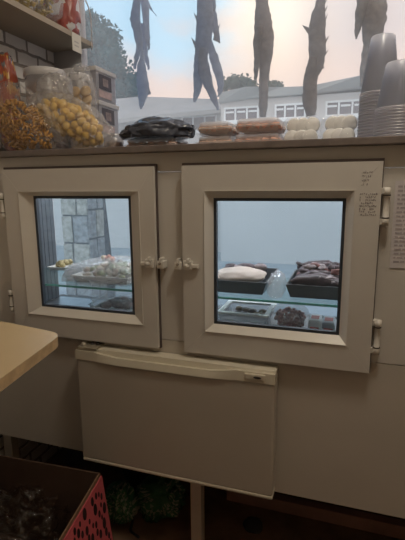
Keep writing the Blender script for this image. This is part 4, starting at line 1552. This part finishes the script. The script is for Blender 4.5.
wall_between(back_l, cr, 0.004, CARDIN, 'back_flap')
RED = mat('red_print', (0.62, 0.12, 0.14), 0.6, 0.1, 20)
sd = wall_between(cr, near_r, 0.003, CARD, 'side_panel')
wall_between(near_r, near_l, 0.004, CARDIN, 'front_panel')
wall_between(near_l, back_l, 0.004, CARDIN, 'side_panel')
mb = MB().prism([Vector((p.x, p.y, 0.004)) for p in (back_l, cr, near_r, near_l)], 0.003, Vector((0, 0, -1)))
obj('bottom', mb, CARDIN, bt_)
# red printed skin on the outside and its black dots
d = Vector((near_r.x - cr.x, near_r.y - cr.y, 0))
ln = d.length
d.normalize()
nrm = -d.cross(up_)
if nrm.x < 0:
    nrm = -nrm
base = Vector((cr.x, cr.y, 0))
FL = 0.11


def skin(a, z, o=0.0):
    return base + d * a + up_ * z + nrm * (0.0042 + FL * (BZ - z) + o)


mb = MB()
F8 = [skin(0, 0.002, -0.003), skin(ln, 0.002, -0.003), skin(ln, BZ - 0.008, -0.003), skin(0, BZ - 0.008, -0.003)]
B8 = [skin(0, 0.002), skin(ln, 0.002), skin(ln, BZ - 0.008), skin(0, BZ - 0.008)]
fa, fb_ = [mb.bm.verts.new(p) for p in F8], [mb.bm.verts.new(p) for p in B8]
mb.bm.faces.new(fa)
mb.bm.faces.new(fb_[::-1])
for k in range(4):
    mb.bm.faces.new((fa[k], fb_[k], fb_[(k + 1) % 4], fa[(k + 1) % 4]))
random.seed(91)
dots = []
for k in range(900):
    a, z = random.uniform(0.012, ln - 0.012), random.uniform(0.02, BZ - 0.022)
    r = random.choice((0.006, 0.008, 0.010, 0.013))
    if all(math.hypot(a - q[0], z - q[1]) > (r + q[2]) * 1.22 for q in dots):
        dots.append((a, z, r))
for (a, z, r) in dots[:150]:
    mb.prism([skin(a + r * 0.8 * math.cos(t * math.pi / 6), z + r * 1.25 * math.sin(t * math.pi / 6), -0.0002) for t in range(12)], 0.0006, nrm, 1)
obj('red_print', mb, [RED, mat('black_print', (0.02, 0.01, 0.012), 0.6)], sd)
mb = MB()
c_ = skin(0.215, 0.185, 0.0006)
up0_ = up_
up_ = (up_ - nrm * FL)
mb.prism([c_ + d * -0.03 + up_ * -0.05, c_ + d * 0.06 + up_ * -0.05, c_ + d * 0.045 + up_ * 0.03, c_ + d * -0.015 + up_ * 0.012], 0.0004, nrm)
obj('sticker', mb, mat('sticker_white', (0.45, 0.42, 0.36), 0.6), sd)
mb = MB()
pp = [c_ + nrm * 0.0005 + d * (-0.028 + 0.016 * math.sin(k / 9 * math.pi)) + up_ * (-0.03 + 0.075 * k / 9) for k in range(10)]
mb.tube(pp, [0.002 + 0.006 * math.sin(math.pi * (k + 0.5) / 10) for k in range(10)], 8, 0)
obj('yellow_mark', mb, mat('yellow_print', (0.55, 0.40, 0.05), 0.6), sd)
up_ = up0_
# clear crinkled bag in the box
c_ = onz(12, 512, 0.17)
mb = mbt(bag((c_.x + 0.02, c_.y, 0.10), (0.10, 0.09, 0.085), 95, 1.8, 3.2, None, 5, 0.0055))
obj('clear_bag', mb, film('dim_crinkled_film', (0.95, 0.92, 0.9), 0.90, 0.07, (0.25, 0.2, 0.16), 0.1, 1.0, 14), label='crumpled clear plastic bag lying inside the open cardboard box', cat='bag')

# green and white packets, dark sack, cable, kerb board
GREEN = [mat('green_print', (0.03, 0.13, 0.05), 0.5, 0.3, 30), mat('white_print', (0.26, 0.27, 0.2), 0.5, 0.1, 30)]


def net_packet(u, v, y, r, seed, label):
    c = at(u, v, y)
    t = bag((c.x, y, max(c.z, r[2] + 0.002)), r, seed, 2.2, 2.6, RY(-0.5), 5, 0.001, power=0.6)
    mb = mbt(t)
    for f in mb.bm.faces:
        p = f.calc_center_median()
        s = math.sin(p.x * 300 + p.z * 260) * math.sin(p.z * 300 - p.x * 240)
        f.material_index = 1 if s > 0.25 and noise.noise(p * 14) > -0.35 else 0
    obj('green_packet', mb, GREEN, label=label, cat='packet', group='green packets under the case')


net_packet(160, 497, 0.14, (0.055, 0.035, 0.045), 5, 'green packet with pale netted print on the floor beside the white leg')
net_packet(121, 502, 0.06, (0.032, 0.03, 0.040), 8, 'green and white packet squeezed beside the dotted cardboard box')
c = at(140, 490, 0.2)
mb = mbt(bag((c.x - 0.01, 0.245, 0.135), (0.06, 0.05, 0.135), 33, 0.8, 2.0, None, 4, 0.001))
obj('dark_sack', mb, mat('dark_sack_cloth', (0.012, 0.010, 0.010), 0.8, 0.3, 20), label='dark sack standing under the fridge behind the green packets', cat='sack')
pts = [at(128 + 2 * k + 3 * math.sin(k * 0.9), 500 + 5.5 * k, 0.075) for k in range(9)]
pts = [Vector((p.x, 0.075 - 0.006 * k, max(p.z, 0.006))) for k, p in enumerate(pts)]
mb = MB().tube(pts, 0.004, 7)
obj('cable', mb, mat('black_cable', (0.012, 0.012, 0.013), 0.5), label='black cable trailing on the floor between the two green packets', cat='cable')
mb = MB().box((0.575, 0.27, 0.0005), (1.15, 0.30, 0.045), 0.003)
obj('kerb_board', mb, mat('reddish_board', (0.34, 0.19, 0.15), 0.7, 0.3, 12), label='reddish-brown board lying on the floor under the case right of the leg', cat='board')
c = onz(253, 530, 0.0)
mb = mbt(bag((c.x, c.y, 0.018), (0.026, 0.02, 0.018), 37, 0.9, 2.0, None, 3, 0.001))
obj('rag', mb, mat('dark_rag', (0.02, 0.018, 0.018), 0.9), label='small dark crumpled rag on the floor before the reddish-brown board', cat='rag')

# ================================================================== CEILING LAMP
LP = Vector((1.0, -0.36, 2.20))
lt = thing('ceiling_lamp', LP, 'warm bulb lamp on the kiosk ceiling above the counter', 'lamp')
mb = MB().lathe([(0.001, ZC - 0.001 - LP.z), (0.05, ZC - 0.002 - LP.z), (0.045, ZC - 0.03 - LP.z), (0.012, ZC - 0.05 - LP.z), (0.012, 0.05)], LP, 20)
obj('socket', mb, PVC, lt)
mb = MB().lathe([(0.001, -0.045), (0.03, -0.04), (0.05, -0.02), (0.055, 0.0), (0.04, 0.03), (0.014, 0.05)], LP, 20)
gm = bpy.data.materials.new('lit_bulb')
gm.use_nodes = True
b = gm.node_tree.nodes['Principled BSDF']
b.inputs['Emission Color'].default_value = (1.0, 0.70, 0.42, 1)
b.inputs['Emission Strength'].default_value = 8.0
obj('bulb', mb, gm, lt)
ld = bpy.data.lights.new('bulb_light', 'POINT')
ld.energy = 13.0
ld.color = (1.0, 0.91, 0.76)
ld.shadow_soft_size = 0.11
lo = bpy.data.objects.new('bulb_light', ld)
COL.objects.link(lo)
lo.parent = lt
lo.location = (0, 0, -0.17)
